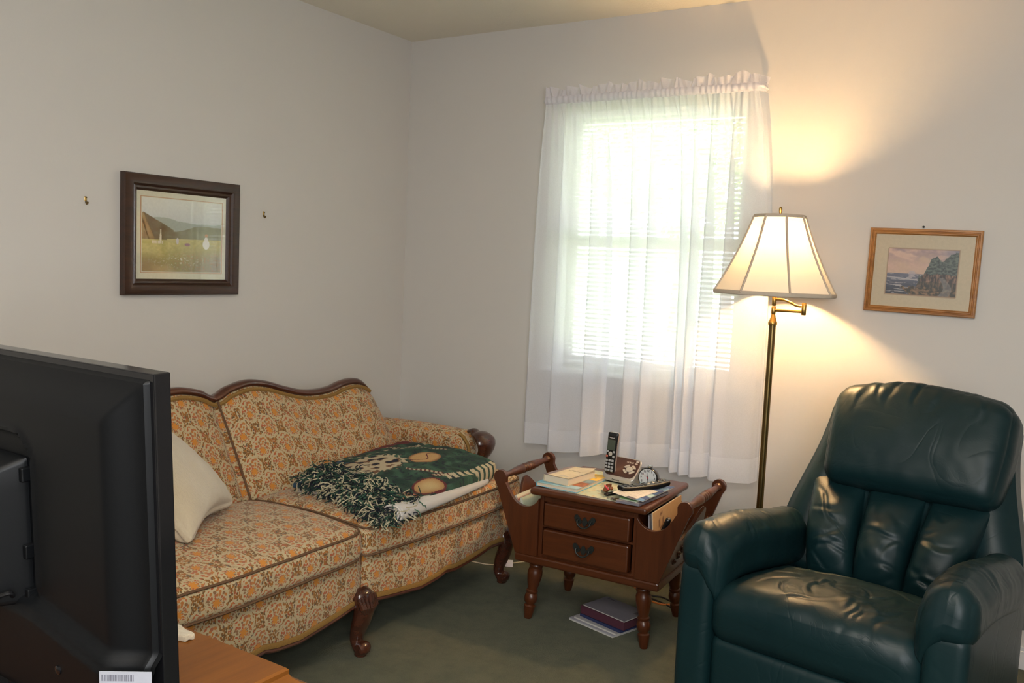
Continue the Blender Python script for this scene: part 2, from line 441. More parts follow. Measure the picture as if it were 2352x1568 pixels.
win = MB()
fy0, fy1 = .085, .135
for a, b_, c, d in ((WX0, WX0+.045, WZ0, WZ1), (WX1-.045, WX1, WZ0, WZ1), (WX0+.045, WX1-.045, WZ0, WZ0+.05), (WX0+.045, WX1-.045, WZ1-.05, WZ1), (WX0+.045, WX1-.045, 1.445, 1.49)):
    win.box(a, b_, fy0, fy1, c, d)
wo = struct('window_1', win, MAT['trim'], smooth=False, bevel=.003)
obj('glass_pane', MB().box(WX0+.04, WX1-.04, .108, .112, WZ0+.045, 1.45), MAT['glass'], wo, smooth=False)
obj('glass_pane', MB().box(WX0+.04, WX1-.04, .108, .112, 1.485, WZ1-.045), MAT['glass'], wo, smooth=False)
struct('trim_1', MB().box(WX0-.055, WX1+.055, -.035, -.0005, WZ0-.022, WZ0), MAT['trim'], smooth=False, bevel=.004)
struct('trim_2', MB().box(WX0-.04, WX1+.04, -.014, -.0005, WZ0-.085, WZ0-.0225), MAT['trim'], smooth=False, bevel=.003)

# venetian blind in the window recess
t = thing('venetian_blind', 'white horizontal slat blind inside the window recess behind the sheer curtain', 'blind', (1.34, .045, WZ1))
sl = MB()
z = WZ1-.055
while z > WZ0+.045:
    pr = [(-.0125, .0035), (-.006, .0075), (0, .009), (.006, .0075), (.0125, .0035)]
    ca, sa = math.cos(.42), math.sin(-.42)
    P = [(ca*a-sa*b_, sa*a+ca*b_) for a, b_ in pr]
    k = len(sl.v)
    sl.add([(x, .045+p[0], z+p[1]) for x in (WX0+.008, WX1-.008) for p in P], [(i, i+1, i+6, i+5) for i in range(4)])
    z -= .0205
b = NB('blind_slat'); di = b.n('ShaderNodeBsdfDiffuse'); di.inputs[0].default_value = (.8, .8, .76, 1); tl = b.n('ShaderNodeBsdfTranslucent'); tl.inputs[0].default_value = (.75, .78, .7, 1)
mx = b.n('ShaderNodeMixShader'); mx.inputs[0].default_value = .30; b.t.links.new(di.outputs[0], mx.inputs[1]); b.t.links.new(tl.outputs[0], mx.inputs[2])
obj('slats', sl, b.done(mx.outputs[0]), t, fixn=False)
obj('headrail', MB().box(WX0+.004, WX1-.004, .028, .062, WZ1-.035, WZ1-.002), MAT['white_plastic'], t, smooth=False, bevel=.003)
obj('bottom_rail', MB().box(WX0+.008, WX1-.008, .033, .057, WZ0+.016, WZ0+.032), MAT['white_plastic'], t, smooth=False, bevel=.003)
cd = MB()
for x in (1.02, 1.34, 1.66): cd.tube([(x, .045, WZ1-.03), (x, .045, WZ0+.02)], .0012, 5)
obj('lift_cords', cd, MAT['white_plastic'], t)

# ------------------------------------------------------------------ outside the window
gb = NB('sunlit_grass'); gc = gb.coord()
struct('floor_outside', MB().box(-12, 12, .4, 9, -.75, -.6), gb.done(gb.bsdf(gb.mix(gb.noise(gc, 3, 4), (.07, .12, .03), (.14, .20, .06)), .9)))
struct('floor_driveway', MB().box(-26, 12, 9, 34, -.74, -.59), plain('pale_concrete', (.60, .59, .55), .9, scale=3))
lf = NB('tree_leaves'); lc = lf.coord()
LEAF = lf.done(lf.bsdf(lf.mix(lf.noise(lc, 4, 4), (.07, .15, .035), (.16, .28, .08)), .7))
t = thing('shade_tree', 'leafy green tree outside seen faintly through the sheer curtain', 'tree', (-1.5, 7.5, -.6))
obj('trunk', MB().tube([(-1.5, 7.5, -.6), (-1.45, 7.5, 1.2), (-1.5, 7.6, 2.6)], [.22, .17, .13], 10), plain('bark', (.10, .07, .045), .9, bump=.5), t)
cr = MB()
for k in range(7000):
    a = rng.uniform(0, 2*PI); rr = math.sqrt(rng.uniform(0, 1)); h = rng.uniform(0, 1)
    x = -1.5+3.1*rr*math.cos(a); y = 7.5+2.2*rr*math.sin(a); zz = 2.1+2.9*h+.3*math.sin(x*2+y)
    q = Vector(rng.normal(size=3)).normalized(); w = q.orthogonal().normalized()*rng.uniform(.06, .12); v2 = q.cross(w)*.8
    p = Vector((x, y, zz)); cr.add([p-w, p+v2*.5, p+w, p-v2*.5], [(0, 1, 2, 3)])
obj('foliage', cr, LEAF, t, smooth=False, fixn=False)

# ------------------------------------------------------------------ curtain
def polyline_sampler(pts):
    P = np.array(pts, float); d = np.r_[0, np.cumsum(np.hypot(*np.diff(P, axis=0).T))]; d /= d[-1]
    return lambda s: (float(np.interp(s, d, P[:, 0])), float(np.interp(s, d, P[:, 1])))
# hem outline: overlapping pleats, each nearest the room at its left edge
pl = [(.812, .985, .040, .072), (.950, 1.152, .040, .086), (1.118, 1.222, .050, .092), (1.185, 1.350, .040, .060), (1.312, 1.432, .046, .090), (1.392, 1.575, .046, .094), (1.545, 1.620, .056, .088), (1.588, 1.682, .050, .092), (1.640, 1.762, .050, .100), (1.722, 1.905, .055, .096)]
hem = [(.815, -.040)]
for i, (x0, x1, dn, df) in enumerate(pl):
    if i: hem += [(x0+.012, -dn-.004), (x0-.004, -dn-.014)]
    hem += [(x0-.006, -df+.010), (x0+.004, -df), (x0*.6+x1*.4, -df+.010), (x1-.020, -dn-.016), (x1-.004, -dn-.006), (x1, -dn)]
hem += [(1.912, -.050), (1.905, -.028)]
hs = polyline_sampler(hem)
def top_pt(s):
    x = .828+s*(1.838-.828)
    y = -.072+.0045*math.sin(s*150+2*math.sin(s*19))+.003*math.sin(s*263+1)
    if s < .02: y = -.072+(.02-s)/.02*.055
    if s > .98: y = -.072+(s-.98)/.02*.060
    return x, y
def cur(u, v):
    xb, yb = hs(u); xt, yt = top_pt(u)
    k = v**.8
    w = 1-math.exp(-v*4.5); w = w/(1-math.exp(-4.5))
    x = xt+(xb-xt)*w; y = yt+(yb-yt)*(w**.75)+.006*math.sin(u*57+v*2.3)*math.sin(PI*v)
    z = 2.068+(.520-2.068)*v+.004*math.sin(u*23+1)*v-.60*max(-.03, -yb-.058)*v
    return x, y, z
t = thing('sheer_curtain', 'white gathered sheer curtain hanging over the window beside the floor lamp', 'curtain', (1.34, -.07, .5))
obj('voile_panel', MB().grid(lambda u, v: cur(u, v*.936), 560, 60), MAT['sheer'], t, sharp=180, fixn=False)
obj('bottom_hem', MB().grid(lambda u, v: cur(u, .936+.064*v), 560, 4), MAT['sheer_hem'], t, sharp=180, fixn=False)
def pocket(u, v):
    x, y = top_pt(u); a = v*2*PI
    return x, -.069+.012*math.cos(a)+.0035*math.sin(u*260+2*math.sin(u*31))-(0 if .02 < u < .98 else -.03*(1-min(u, 1-u)/.02)), 2.086+.019*math.sin(a)
obj('rod_pocket', MB().grid(pocket, 420, 10), MAT['sheer_head'], t, sharp=180, fixn=False)
def ruff(u, v):
    x, y = top_pt(u); k = v
    wav = .010*math.sin(u*150+3*math.sin(u*17))+.008*math.sin(u*71+2)+.003*math.sin(u*211)
    return x+.008*math.sin(u*83)*k, y-.006+wav*k, 2.100+.036*k+(.007*math.sin(u*43)+.004*math.sin(u*97+1))*k
obj('ruffle_heading', MB().grid(ruff, 480, 8), MAT['sheer_head'], t, sharp=180, fixn=False)
tag(obj('curtain_rod', MB().tube([(.835, -.003, 2.086), (.835, -.06, 2.086), (.845, -.069, 2.086), (1.822, -.069, 2.086), (1.832, -.06, 2.086), (1.832, -.003, 2.086)], .0065, 8), MAT['white_plastic']), 'thin white curtain rod threaded through the gathered curtain heading', 'curtain rod')

# ------------------------------------------------------------------ pictures
def fb(x, y, s, o=4, seed=0):
    v = 0; a = .5
    for i in range(o): v += a*mnoise.noise(Vector((x*s+seed*7.3, y*s-seed*3.1, seed*1.7+i*5.1))); s *= 2.1; a *= .5
    return v
def lerp3(a, b_, t): return tuple(a[i]+(b_[i]-a[i])*t for i in range(3))
def srgb(r, g, b_):
    def f(c): c /= 255; return c/12.92 if c <= .04045 else ((c+.055)/1.055)**2.4
    return (f(r), f(g), f(b_))
def meadow(u, v):   # u right, v up; soft print of a girl in a meadow
    col = lerp3(srgb(196, 200, 196), srgb(214, 214, 200), sstep(.6, 1, v))
    hill = .80-.55*(max(0, u-.02))*1.1 if u < .38 else .575+.10*sstep(.4, .75, u)-.03*u
    hill += .015*fb(u, v, 9, 2, 1)
    if v < .71+.03*fb(u, 0, 6, 3, 8)+.03*math.sin(u*5+1): col = lerp3(col, srgb(150, 158, 140), .8)
    if v < hill: col = lerp3(srgb(104, 84, 48), srgb(136, 136, 104), sstep(.15, .75, u)+.5*fb(u, v, 12, 3, 2))
    if v < .45+.02*u and u > .3 or v < .44: 
        f = sstep(0, .2, .46-v); col = lerp3(srgb(190, 178, 118), srgb(160, 140, 88), f)
        col = lerp3(col, srgb(176, 170, 78), max(0, .7-abs(v-.37)*6)*sstep(.6, .1, u))
    mead = .38+.085*sstep(.1, .75, u)
    if v < mead:
        n = fb(u, v, 26, 3, 3); d = sstep(mead, 0, v)
        col = lerp3(srgb(196, 182, 112), srgb(138, 122, 78), d); col = lerp3(col, srgb(150, 150, 80), max(0, min(1, .5+n*2))*.4)
        col = lerp3(col, srgb(150, 138, 124), sstep(.45, 1, u)*sstep(.36, .12, v)*.7); col = lerp3(col, srgb(150, 112, 62), sstep(.4, 0, u)*sstep(.3, .08, v)*.6)
        if v < .27:
            p = fb(u, v, 40, 2, 4); near = math.exp(-((u-.45)/.28)**2-((v-.15)/.08)**2)
            col = lerp3(col, srgb(222, 212, 188), max(0, min(1, (p-.10)*7))*near*.9)
            col = lerp3(col, srgb(190, 126, 84), max(0, min(1, (-p-.12)*6))*.5*sstep(.2, .6, u))
    def el(cx, cy, rx, ry): return ((u-cx)/rx)**2+((v-cy)/ry)**2 < 1
    if el(.222, .455, .012, .09) and v > .39: col = srgb(226, 214, 186)      # chapel
    if .12 < u < .25 and .385 < v < .425 and (u*60) % 1 > .35: col = srgb(220, 208, 180)
    if .215 < u < .23 and .5 < v < .58-.0: col = srgb(220, 206, 176)
    if el(.80, .40, .045, .07) and v < .43+.02: col = srgb(226, 222, 210)   # dress
    if el(.80, .455, .026, .05): col = srgb(224, 218, 205)
    if el(.802, .525, .020, .024): col = srgb(186, 140, 104)
    if el(.43, .43, .016, .045): col = srgb(200, 196, 192)
    if el(.555, .385, .035, .022): col = srgb(150, 110, 120)
    return col
def supersample(fn, nx, ny):
    def g(u, v):
        q = [fn(u+a/nx, v+b_/ny) for a in (-.3, .3) for b_ in (-.3, .3)]
        return tuple(sum(c[i] for c in q)/4 for i in range(3))
    return g
def meadow_all(u, v):
    iu, iv = (u-.06)/.88, (v-.09)/.83
    if 0 <= iu <= 1 and 0 <= iv <= 1: return meadow(iu, iv)
    if -.018 <= iu <= 1.018 and -.018 <= iv <= 1.018 and (abs(iu-.5) > .509 or abs(iv-.5) > .509): return srgb(170, 112, 66)
    return srgb(205, 200, 172)
def coast(u, v):    # plain coastal print: pink sky, sea on the left, wooded headland on the right
    cl = fb(u, v*1.7, 4.5, 4, 11)
    col = lerp3(srgb(196, 168, 150), srgb(140, 124, 136), sstep(.55, 1.0, v+cl*.55))
    col = lerp3(col, srgb(204, 172, 158), max(0, min(1, .4+2.2*cl))*sstep(.45, .6, v))
    col = lerp3(col, srgb(112, 122, 146), sstep(.62, 1, u)*sstep(.6, 1, v)*.8)
    if v < .46:
        w = fb(u*.6, v*3.2, 13, 4, 12); d = sstep(.46, .05, v)
        col = lerp3(srgb(92, 98, 120), srgb(28, 44, 66), d+w*.5)
        if w > .16 or abs(v-(.37-.10*u)) < .014+.02*max(0, w): col = lerp3(col, srgb(190, 186, 190), .7)
    n = fb(u, v, 15, 4, 13)
    tree = .42+.42*sstep(.50, .66, u)+.10*sstep(.8, .95, u)-.07*math.exp(-((u-.78)/.06)**2)+.09*n
    if u > .46 and v < tree: col = lerp3(srgb(34, 52, 62), srgb(92, 108, 104), max(0, min(1, .42+2.2*fb(u, v, 24, 3, 17)+.6*(v-.5))))
    cliff = .47*sstep(.34, .56, u)+.05*n
    if v < cliff and u > .34:
        s = fb(u*2.4, v*.6, 16, 3, 14); col = lerp3(srgb(38, 40, 52), srgb(142, 112, 98), max(0, min(1, .26+2.2*s)))
        if v < .30: col = lerp3(col, srgb(40, 50, 46), .45)
    if v < .16+.12*n and .36 < u+v: col = lerp3(srgb(44, 46, 46), srgb(134, 106, 84), max(0, min(1, .34+2.4*fb(u, v, 22, 3, 18))))
    px = .83+.05*math.sin(v*10); 
    if v < .40 and abs(u-px) < .035+.10*(.4-v): col = lerp3(col, srgb(128, 128, 130), .5+.5*n)
    if ((u-.36)/.05)**2+((v-.46)/.09)**2 < 1+2*n: col = lerp3(col, srgb(176, 168, 176), .7)
    return col
def framed(name, label, M4, w, h, fw, fd, prof, fmat, art, nx, ny, mat_b, mb_art, inner, glossy):
    """frame in local XY (X right, Y up, Z out of the wall)"""
    t = thing(name, label, 'picture', M4.translation)
    mb = MB(); n = len(prof)
    for (cx, cy) in ((-1, -1), (1, -1), (1, 1), (-1, 1)):
        for q, zz in prof: mb.v.append(M4 @ Vector((cx*(w/2-q), cy*(h/2-q), zz))); mb.c.append((1, 1, 1))
    for k in range(4):
        for i in range(n-1):
            a, b_ = k*n, ((k+1) % 4)*n; mb.f.append((a+i, b_+i, b_+i+1, a+i+1))
    obj('frame', mb, fmat, t, smooth=True, sharp=25)
    iw, ih = w-2*fw+.004, h-2*fw+.004
    obj('backing_board', MB().box(-w/2+.008, w/2-.008, -h/2+.008, h/2-.008, .001, .005, M4), MAT['black_iron'], t, smooth=False)
    def mk(nm, x0, x1, y0, y1, zz, fn, nx, ny):
        g = MB().grid(lambda u, v: (x0+(x1-x0)*u, y0+(y1-y0)*v, zz), nx, ny, M4, colf=fn)
        return obj(nm, g, glossy, t, fixn=False)
    if inner:
        a = inner
        mk('mat_board', -iw/2, iw/2, -ih/2, ih/2, fd, lambda u, v: mat_b if not (a[0]-.012 < u < a[1]+.012 and a[2]-.016 < v < a[3]+.016) else srgb(140, 112, 92), 60, 50)
        mk('print', -iw/2+iw*a[0], -iw/2+iw*a[1], -ih/2+ih*a[2], -ih/2+ih*a[3], fd+.0006, art, nx, ny)
    else:
        mk('print', -iw/2, iw/2, -ih/2, ih/2, fd, art, nx, ny)
    return t
PICGLASS = vcol('print_under_glass', .55, 1.0, coat_rough=.01)
Ml = frame_M((.002, -1.3525, 1.396), (0, 1, 0), (0, 0, 1))
framed('framed_picture', 'dark wood framed print of a girl in a meadow hanging over the sofa', Ml, .5237, .4464, .060, .010,
       [(0, 0), (0, .022), (.004, .027), (.012, .029), (.026, .030), (.036, .027), (.042, .020), (.045, .022), (.052, .020), (.057, .014), (.060, .011), (.060, .004)],
       wood('dark_oak_frame', (.018, .0065, .003), (.052, .0180, .0075), .40, 'y', 10, .05), supersample(meadow_all, 260, 220), 260, 220, None, None, None, PICGLASS)
tilt = .016
Mr = frame_M((2.451, -.002, 1.387), (math.cos(tilt), 0, -math.sin(tilt)), (math.sin(tilt), 0, math.cos(tilt)))
framed('framed_picture', 'gold framed coastal print with a cream mat on the wall right of the lamp', Mr, .378, .311, .0225, .010,
       [(0, 0), (0, .014), (.003, .018), (.008, .018), (.010, .014), (.012, .014), (.015, .017), (.018, .017), (.0205, .013), (.0225, .011), (.0225, .004)],
       MAT['gold'], supersample(coast, 230, 150), 230, 150, srgb(192, 178, 152), None, (.150, .850, .185, .80), PICGLASS)
tag(obj('nail', MB().tube([(2.4445, -.0005, 1.549), (2.4445, -.010, 1.5505)], .0022, 6).tube([(2.4445, -.010, 1.5505), (2.4445, -.0115, 1.5505)], .0042, 8), MAT['black_iron']), 'small dark nail in the wall above the gold framed print', 'nail')
for yy, zz, lab in ((-1.746, 1.504, 'small brass picture hook on the wall left of the meadow print'), (-.944, 1.509, 'small brass picture hook on the wall right of the meadow print')):
    t = thing('picture_hook', lab, 'hook', (0, yy, zz), group='bare picture hooks beside the meadow print')
    obj('plate', MB().tube([(.0008, yy, zz+.013), (.0022, yy, zz+.010), (.0022, yy, zz+.002), (.0012, yy, zz-.003)], .0044, 8, flat=(1, .35)), MAT['brass'], t)
    obj('hook_tongue', MB().tube([(.002, yy+.001, zz-.001), (.003, yy+.001, zz-.008), (.007, yy+.001, zz-.012), (.011, yy+.001, zz-.010), (.012, yy+.001, zz-.005)], .0034, 8), MAT['brass_dark'], t)
    obj('pin_head', MB().tube([(.001, yy, zz+.008), (.0075, yy, zz+.010)], .0024, 6), MAT['brass_dark'], t)

# ------------------------------------------------------------------ floor lamp
LX, LY = 1.992, -.262
t = thing('floor_lamp', 'lit brass swing arm floor lamp with a cream panelled bell shade', 'lamp', (LX, LY, 0))
obj('base', MB().lathe([(.0, 0), (.125, 0), (.130, .008), (.128, .016), (.10, .024), (.05, .032), (.024, .045), (.018, .06)], 32, Matrix.Translation((LX, LY, .0))), MAT['brass_dark'], t)
obj('pole', MB().lathe([(.0125, .05), (.0125, 1.168)], 20, Matrix.Translation((LX, LY, 0))), MAT['brass_dark'], t)
obj('pole_collar', MB().lathe([(.0155, 1.165), (.0165, 1.170), (.0165, 1.176), (.013, 1.182), (.0095, 1.195), (.0075, 1.204), (.006, 1.207)], 20, Matrix.Translation((LX, LY, 0))), MAT['brass'], t)
ar = MB(); T0 = Matrix.Translation((LX, LY, 0))
ar.lathe([(.0065, 1.206), (.0085, 1.210), (.0085, 1.232), (.0065, 1.236)], 14, T0)
ar.lathe([(.0065, 1.238), (.0085, 1.242), (.0085, 1.272), (.0065, 1.278)], 14, T0)
ex, ey = LX+.118, LY-.03
ar.tube([(LX, LY, 1.221), (ex, ey, 1.223)], .0055, 10)
ar.tube(spline([(LX, LY, 1.262), (LX+.035, LY-.009, 1.262), (LX+.065, LY-.0165, 1.254), (LX+.09, LY-.023, 1.244), (ex, ey, 1.243)], 18), .0050, 10)
ar.lathe([(.007, 1.211), (.0085, 1.213), (.0085, 1.233), (.0085, 1.253), (.007, 1.256)], 14, Matrix.Translation((ex, ey, 0)))
obj('swing_arm', ar, MAT['brass'], t)
obj('socket', MB().lathe([(.007, 1.276), (.0075, 1.36), (.016, 1.368), (.017, 1.405), (.013, 1.412)], 16, T0), MAT['brass'], t)
obj('light_bulb', MB().lathe([(.012, 1.410), (.014, 1.420), (.028, 1.446), (.0325, 1.466), (.028, 1.488), (.014, 1.500), (.002, 1.503)], 20, T0), emit('bulb_glow', (1, .63, .29), BULB_POWER), t)
hp = MB()
for s in (-1, 1): hp.tube(spline([(LX+s*.012, LY, 1.408), (LX+s*.050, LY, 1.45), (LX+s*.034, LY, 1.52), (LX, LY, 1.555)], 16), .0016, 6)
obj('harp', hp, MAT['brass'], t)
obj('finial', MB().lathe([(.003, 1.552), (.003, 1.567), (.0055, 1.570), (.0042, 1.576), (.0058, 1.588), (.0062, 1.596), (.004, 1.602), (.001, 1.603)], 14, T0), MAT['brass'], t)
NP = 8
def shade_r(v):   # v 0 top .. 1 bottom
    return .0935+(.2235-.0935)*(.72*v+.28*v*v)
def shade(u, v):
    a = 2*PI*u+.515; r = shade_r(v)
    seg = (u*NP) % 1; scal = 1-.022*(1-abs(2*seg-1))*(1.0)
    flat = math.cos(PI/NP)/math.cos((seg-.5)*2*PI/NP); k = .65*flat+.35
    return LX+r*k*math.cos(a), LY+r*k*math.sin(a), 1.566+(1.284-1.566)*v
b = NB('lamp_shade_fabric')
di = b.n('ShaderNodeBsdfDiffuse'); di.inputs[0].default_value = (.84, .77, .64, 1); tl = b.n('ShaderNodeBsdfTranslucent'); tl.inputs[0].default_value = (.70, .60, .45, 1)
mx = b.n('ShaderNodeMixShader'); mx.inputs[0].default_value = .07; b.t.links.new(di.outputs[0], mx.inputs[1]); b.t.links.new(tl.outputs[0], mx.inputs[2])
SH = b.done(mx.outputs[0])
obj('lamp_shade', MB().grid(shade, NP*10, 24, closed_u=True), SH, t, sharp=14, fixn=False)
trim_m = plain('shade_trim', (.50, .42, .33), .8)
for v in (0, 1):
    obj('shade_rim', MB().tube([shade(k/100, v) for k in range(100)], .0062 if v else .0050, 7, closed=True, flat=(.6, 1.3)), trim_m, t)
for k in range(NP):
    obj('shade_rib', MB().tube([tuple(Vector(shade(k/NP+1e-5, v/14))+Vector((math.cos(2*PI*k/NP+.515), math.sin(2*PI*k/NP+.515), 0))*.001) for v in range(15)], .0042, 6), trim_m, t)
sp = MB()
for k in range(3):
    a = 2*PI*k/3+.5; sp.tube([(LX, LY, 1.556), (LX+.088*math.cos(a), LY+.088*math.sin(a), 1.566)], .0014, 5)
obj('shade_spider', sp, MAT['brass'], t)

# ------------------------------------------------------------------ sofa
SC = -1.36; SW = .965          # centre line and half width along y
CREST = [(0, .797), (.03, .806), (.07, .826), (.16, .843), (.25, .832), (.34, .805), (.44, .779), (.53, .770), (.62, .775), (.69, .792), (.75, .798), (.80, .793), (.84, .778), (.875, .756), (.905, .735)]
_cs = spline(CREST, 200); _cx = np.array([c[0] for c in _cs]); _cz = np.array([c[1] for c in _cs])
def crest(s): return float(np.interp(abs(s), _cx, _cz))
sofa = thing('sofa', 'gold and rust floral two seat sofa with carved wood crest rail and cabriole legs', 'sofa', (.6, SC, 0))
def back_def(u, v, w, p):
    t = (w+1)/2                                   # 0 bottom .. 1 top
    s0 = v*SW
    half = SW-.012-.016*sstep(.40, .95, t)-.030*max(0, (t-.85)/.15)**2.5
    s = v*half
    q_ = max(0, min(1, (abs(v)-.91)/.09)); ztop = crest(min(abs(s), .850))-.022-.055*(1-math.sqrt(1-q_*q_))
    z = .34+(ztop-.34)*t
    z -= .075*sstep(.5, -.9, u)*t**4
    lean = .452-.232*t
    cell = abs(s)/half
    bul = .050*math.sin(PI*min(1, max(0, cell)))**.6*math.sin(PI*min(1, t*.95+.05))**.7-.014*math.exp(-(s/.016)**2)
    edge = max(0, (abs(v)-.84)/.16)
    front = lean+bul-.055*edge**2.4
    rear = .085+.05*(1-t)*0+.03*(t > .9)*0
    x = rear+(front-rear)*(u+1)/2
    return x, SC+s, z
obj('backrest', soft_box(.3, SC, .58, .26, 2*SW, .50, .05, (4, 110, 34), back_def), MAT['floral'], sofa, sharp=180, fixn=False)
def rail_pts(z_off, x):
    return [(x+.0*abs(s), SC+s, crest(s)+z_off) for s in np.linspace(-.878, .878, 181)]
cr = MB(); pts = rail_pts(-.010, .205)
tp = [min(1, .25+.75*sstep(0, .10, .882-abs(s))) for s in np.linspace(-.878, .878, 181)]
cr.tube(pts, [.0175*q for q in tp], 10, flat=(1.5, .85))
obj('crest_rail', cr, MAT['crest'], sofa, sharp=60)
obj('gimp_braid', MB().tube([(.236+.0*s, SC+s, crest(s)-.031) for s in np.linspace(-.860, .860, 161)], .0075, 6, flat=(.7, 1.1)), MAT['braid'], sofa)
sm = [(.470-.232*q+.006*math.sin(PI*q), SC, .36+.42*q) for q in np.linspace(0, 1, 24)]
obj('centre_welt', MB().tube(sm, .0045, 6), MAT['piping'], sofa)
def arm_def(sgn):
    def f(u, v, w, p):
        top = (w+1)/2
        z = p.z+(.012*math.sin(PI*(u+1)/2)+.008*u)*top
        yy = p.y+sgn*(-.012*top+.012)*1+sgn*.02*max(0, u)*0
        if w > 0: z -= .0*u
        return p.x, yy, z
    return f
for sgn in (1, -1):
    yc = SC+sgn*.955
    a = obj('armrest', soft_box(.43, yc, .40, .66, .115, .40, .052, (26, 6, 14), arm_def(sgn)), MAT['floral'], sofa, sharp=180, fixn=False)
    pth = spline([(.735, 0, .607), (.757, 0, .612), (.775, 0, .598), (.800, 0, .592), (.826, 0, .572), (.826, 0, .535), (.800, 0, .490), (.788, 0, .440), (.800, 0, .390), (.835, 0, .345)], 40)
    rad = [.009+.009*sstep(0, .3, i/39)+.011*math.exp(-((i/39-.44)/.16)**2) for i in range(40)]
    obj('arm_front', MB().tube([(q[0], yc, q[2]) for q in pth], rad, 12, flat=(2.1, .95)), MAT['mahogany'], sofa, sharp=60)
    bp = spline([(.720, 0, .600), (.742, 0, .585), (.765, 0, .555), (.772, 0, .52), (.762, 0, .48), (.762, 0, .42)], 24)
    obj('gimp_braid', MB().tube([(q[0], yc+d, q[2]) for d in (-sgn*.05,) for q in bp], .0075, 6), MAT['braid'], sofa)
# seat rail with scalloped lower edge
def rail_low(s):
    a = abs(s)
    z = float(np.interp(a, [0, .05, .12, .30, .40, .445, .50, .56, .68, .76, .84, .90, .965], [.183, .181, .172, .156, .166, .177, .170, .172, .182, .192, .186, .176, .176]))
    return z
def rail_front(s):
    a = abs(s)/SW
    return .985+.022*math.sin(PI*min(1, a))-.012*math.exp(-(s/.02)**2)-.10*sstep(.93, 1.0, a)
def rail_def(u, v, w, p):
    s = v*SW; t = (w+1)/2; lo = rail_low(s)
    z = lo+(.362-lo)*t
    fr = rail_front(s)+.010*math.sin(PI*t)-.006*(1-t); rear = .11
    return rear+(fr-rear)*(u+1)/2, SC+s, z
obj('seat_rail', soft_box(.55, SC, .26, .88, 2*SW, .19, .018, (6, 130, 10), rail_def), MAT['floral'], sofa, sharp=180, fixn=False)
ss = np.linspace(-.93, .93, 200)
obj('gimp_braid', MB().tube([(rail_front(s)+.003, SC+s, rail_low(s)+.013) for s in ss], .0085, 6, flat=(.5, 1.1)), MAT['braid'], sofa)
obj('rail_moulding', MB().tube([(rail_front(s)-.004, SC+s, rail_low(s)-.003) for s in ss], .0085, 8, flat=(1.2, .9)), MAT['crest'], sofa)
obj('centre_welt', MB().tube([(rail_front(0)+.004, SC, .20+.16*q) for q in np.linspace(0, 1, 8)], .0035, 6), MAT['piping'], sofa)
def cabriole(yc, kn, dy=0, shell=False, x0=0):
    mb = MB()
    pth = spline([(.975, 0, .232), (.990, 0, .205), (1.000, 0, .172), (.992, 0, .130), (.978, 0, .090), (.970, 0, .055), (.976, 0, .034), (.988, 0, .022)], 34)
    ks = [0, .12, .3, .5, .7, .85, 1]; rs = [.026, kn, kn*.95, .034, .0255, .0225, .024]
    mb.tube([(q[0]+x0, yc+dy*(1-i/33)*.0+dy*(i/33), q[2]) for i, q in enumerate(pth)], [float(np.interp(i/33, ks, rs)) for i in range(34)], 16, flat=(1.08, .8))
    mb.add([], [])
    mb.lathe([(.003, -.026), (.017, -.024), (.0235, -.012), (.0245, 0), (.0235, .012), (.017, .024), (.003, .026)], 14, Matrix.Translation((.998+x0, yc+dy, .0265)) @ Matrix.Rotation(PI/2, 4, 'X'))
    mb.lathe([(.020, .0), (.022, .004), (.020, .012)], 14, Matrix.Translation((.990+x0, yc+dy, 0)))
    if shell:
        for k in range(-3, 4):
            a = k*.36
            mb.tube([(1.016, yc+math.sin(a)*.010, .140), (1.030-abs(k)*.003, yc+math.sin(a)*.036, .180), (1.020-abs(k)*.004, yc+math.sin(a)*.045, .200+.022*math.cos(a))], [.004, .0115, .007], 8)
        for d in (-.011, 0, .011):
            mb.tube([(1.016, yc+d, .155), (1.008, yc+d*.9, .12), (.994, yc+d*.7, .085)], [.004, .0045, .003], 6)
    return mb
obj('leg', cabriole(SC, .040, shell=True), MAT['mahogany'], sofa)
for sgn in (1, -1):
    obj('leg', cabriole(SC+sgn*.90, .036, -sgn*.01, x0=-.01), MAT['mahogany'], sofa)
    obj('leg', MB().tube([(.14, SC+sgn*.9, .2), (.12, SC+sgn*.9, .1), (.09, SC+sgn*.9, 0)], [.028, .022, .018], 10), MAT['mahogany'], sofa)
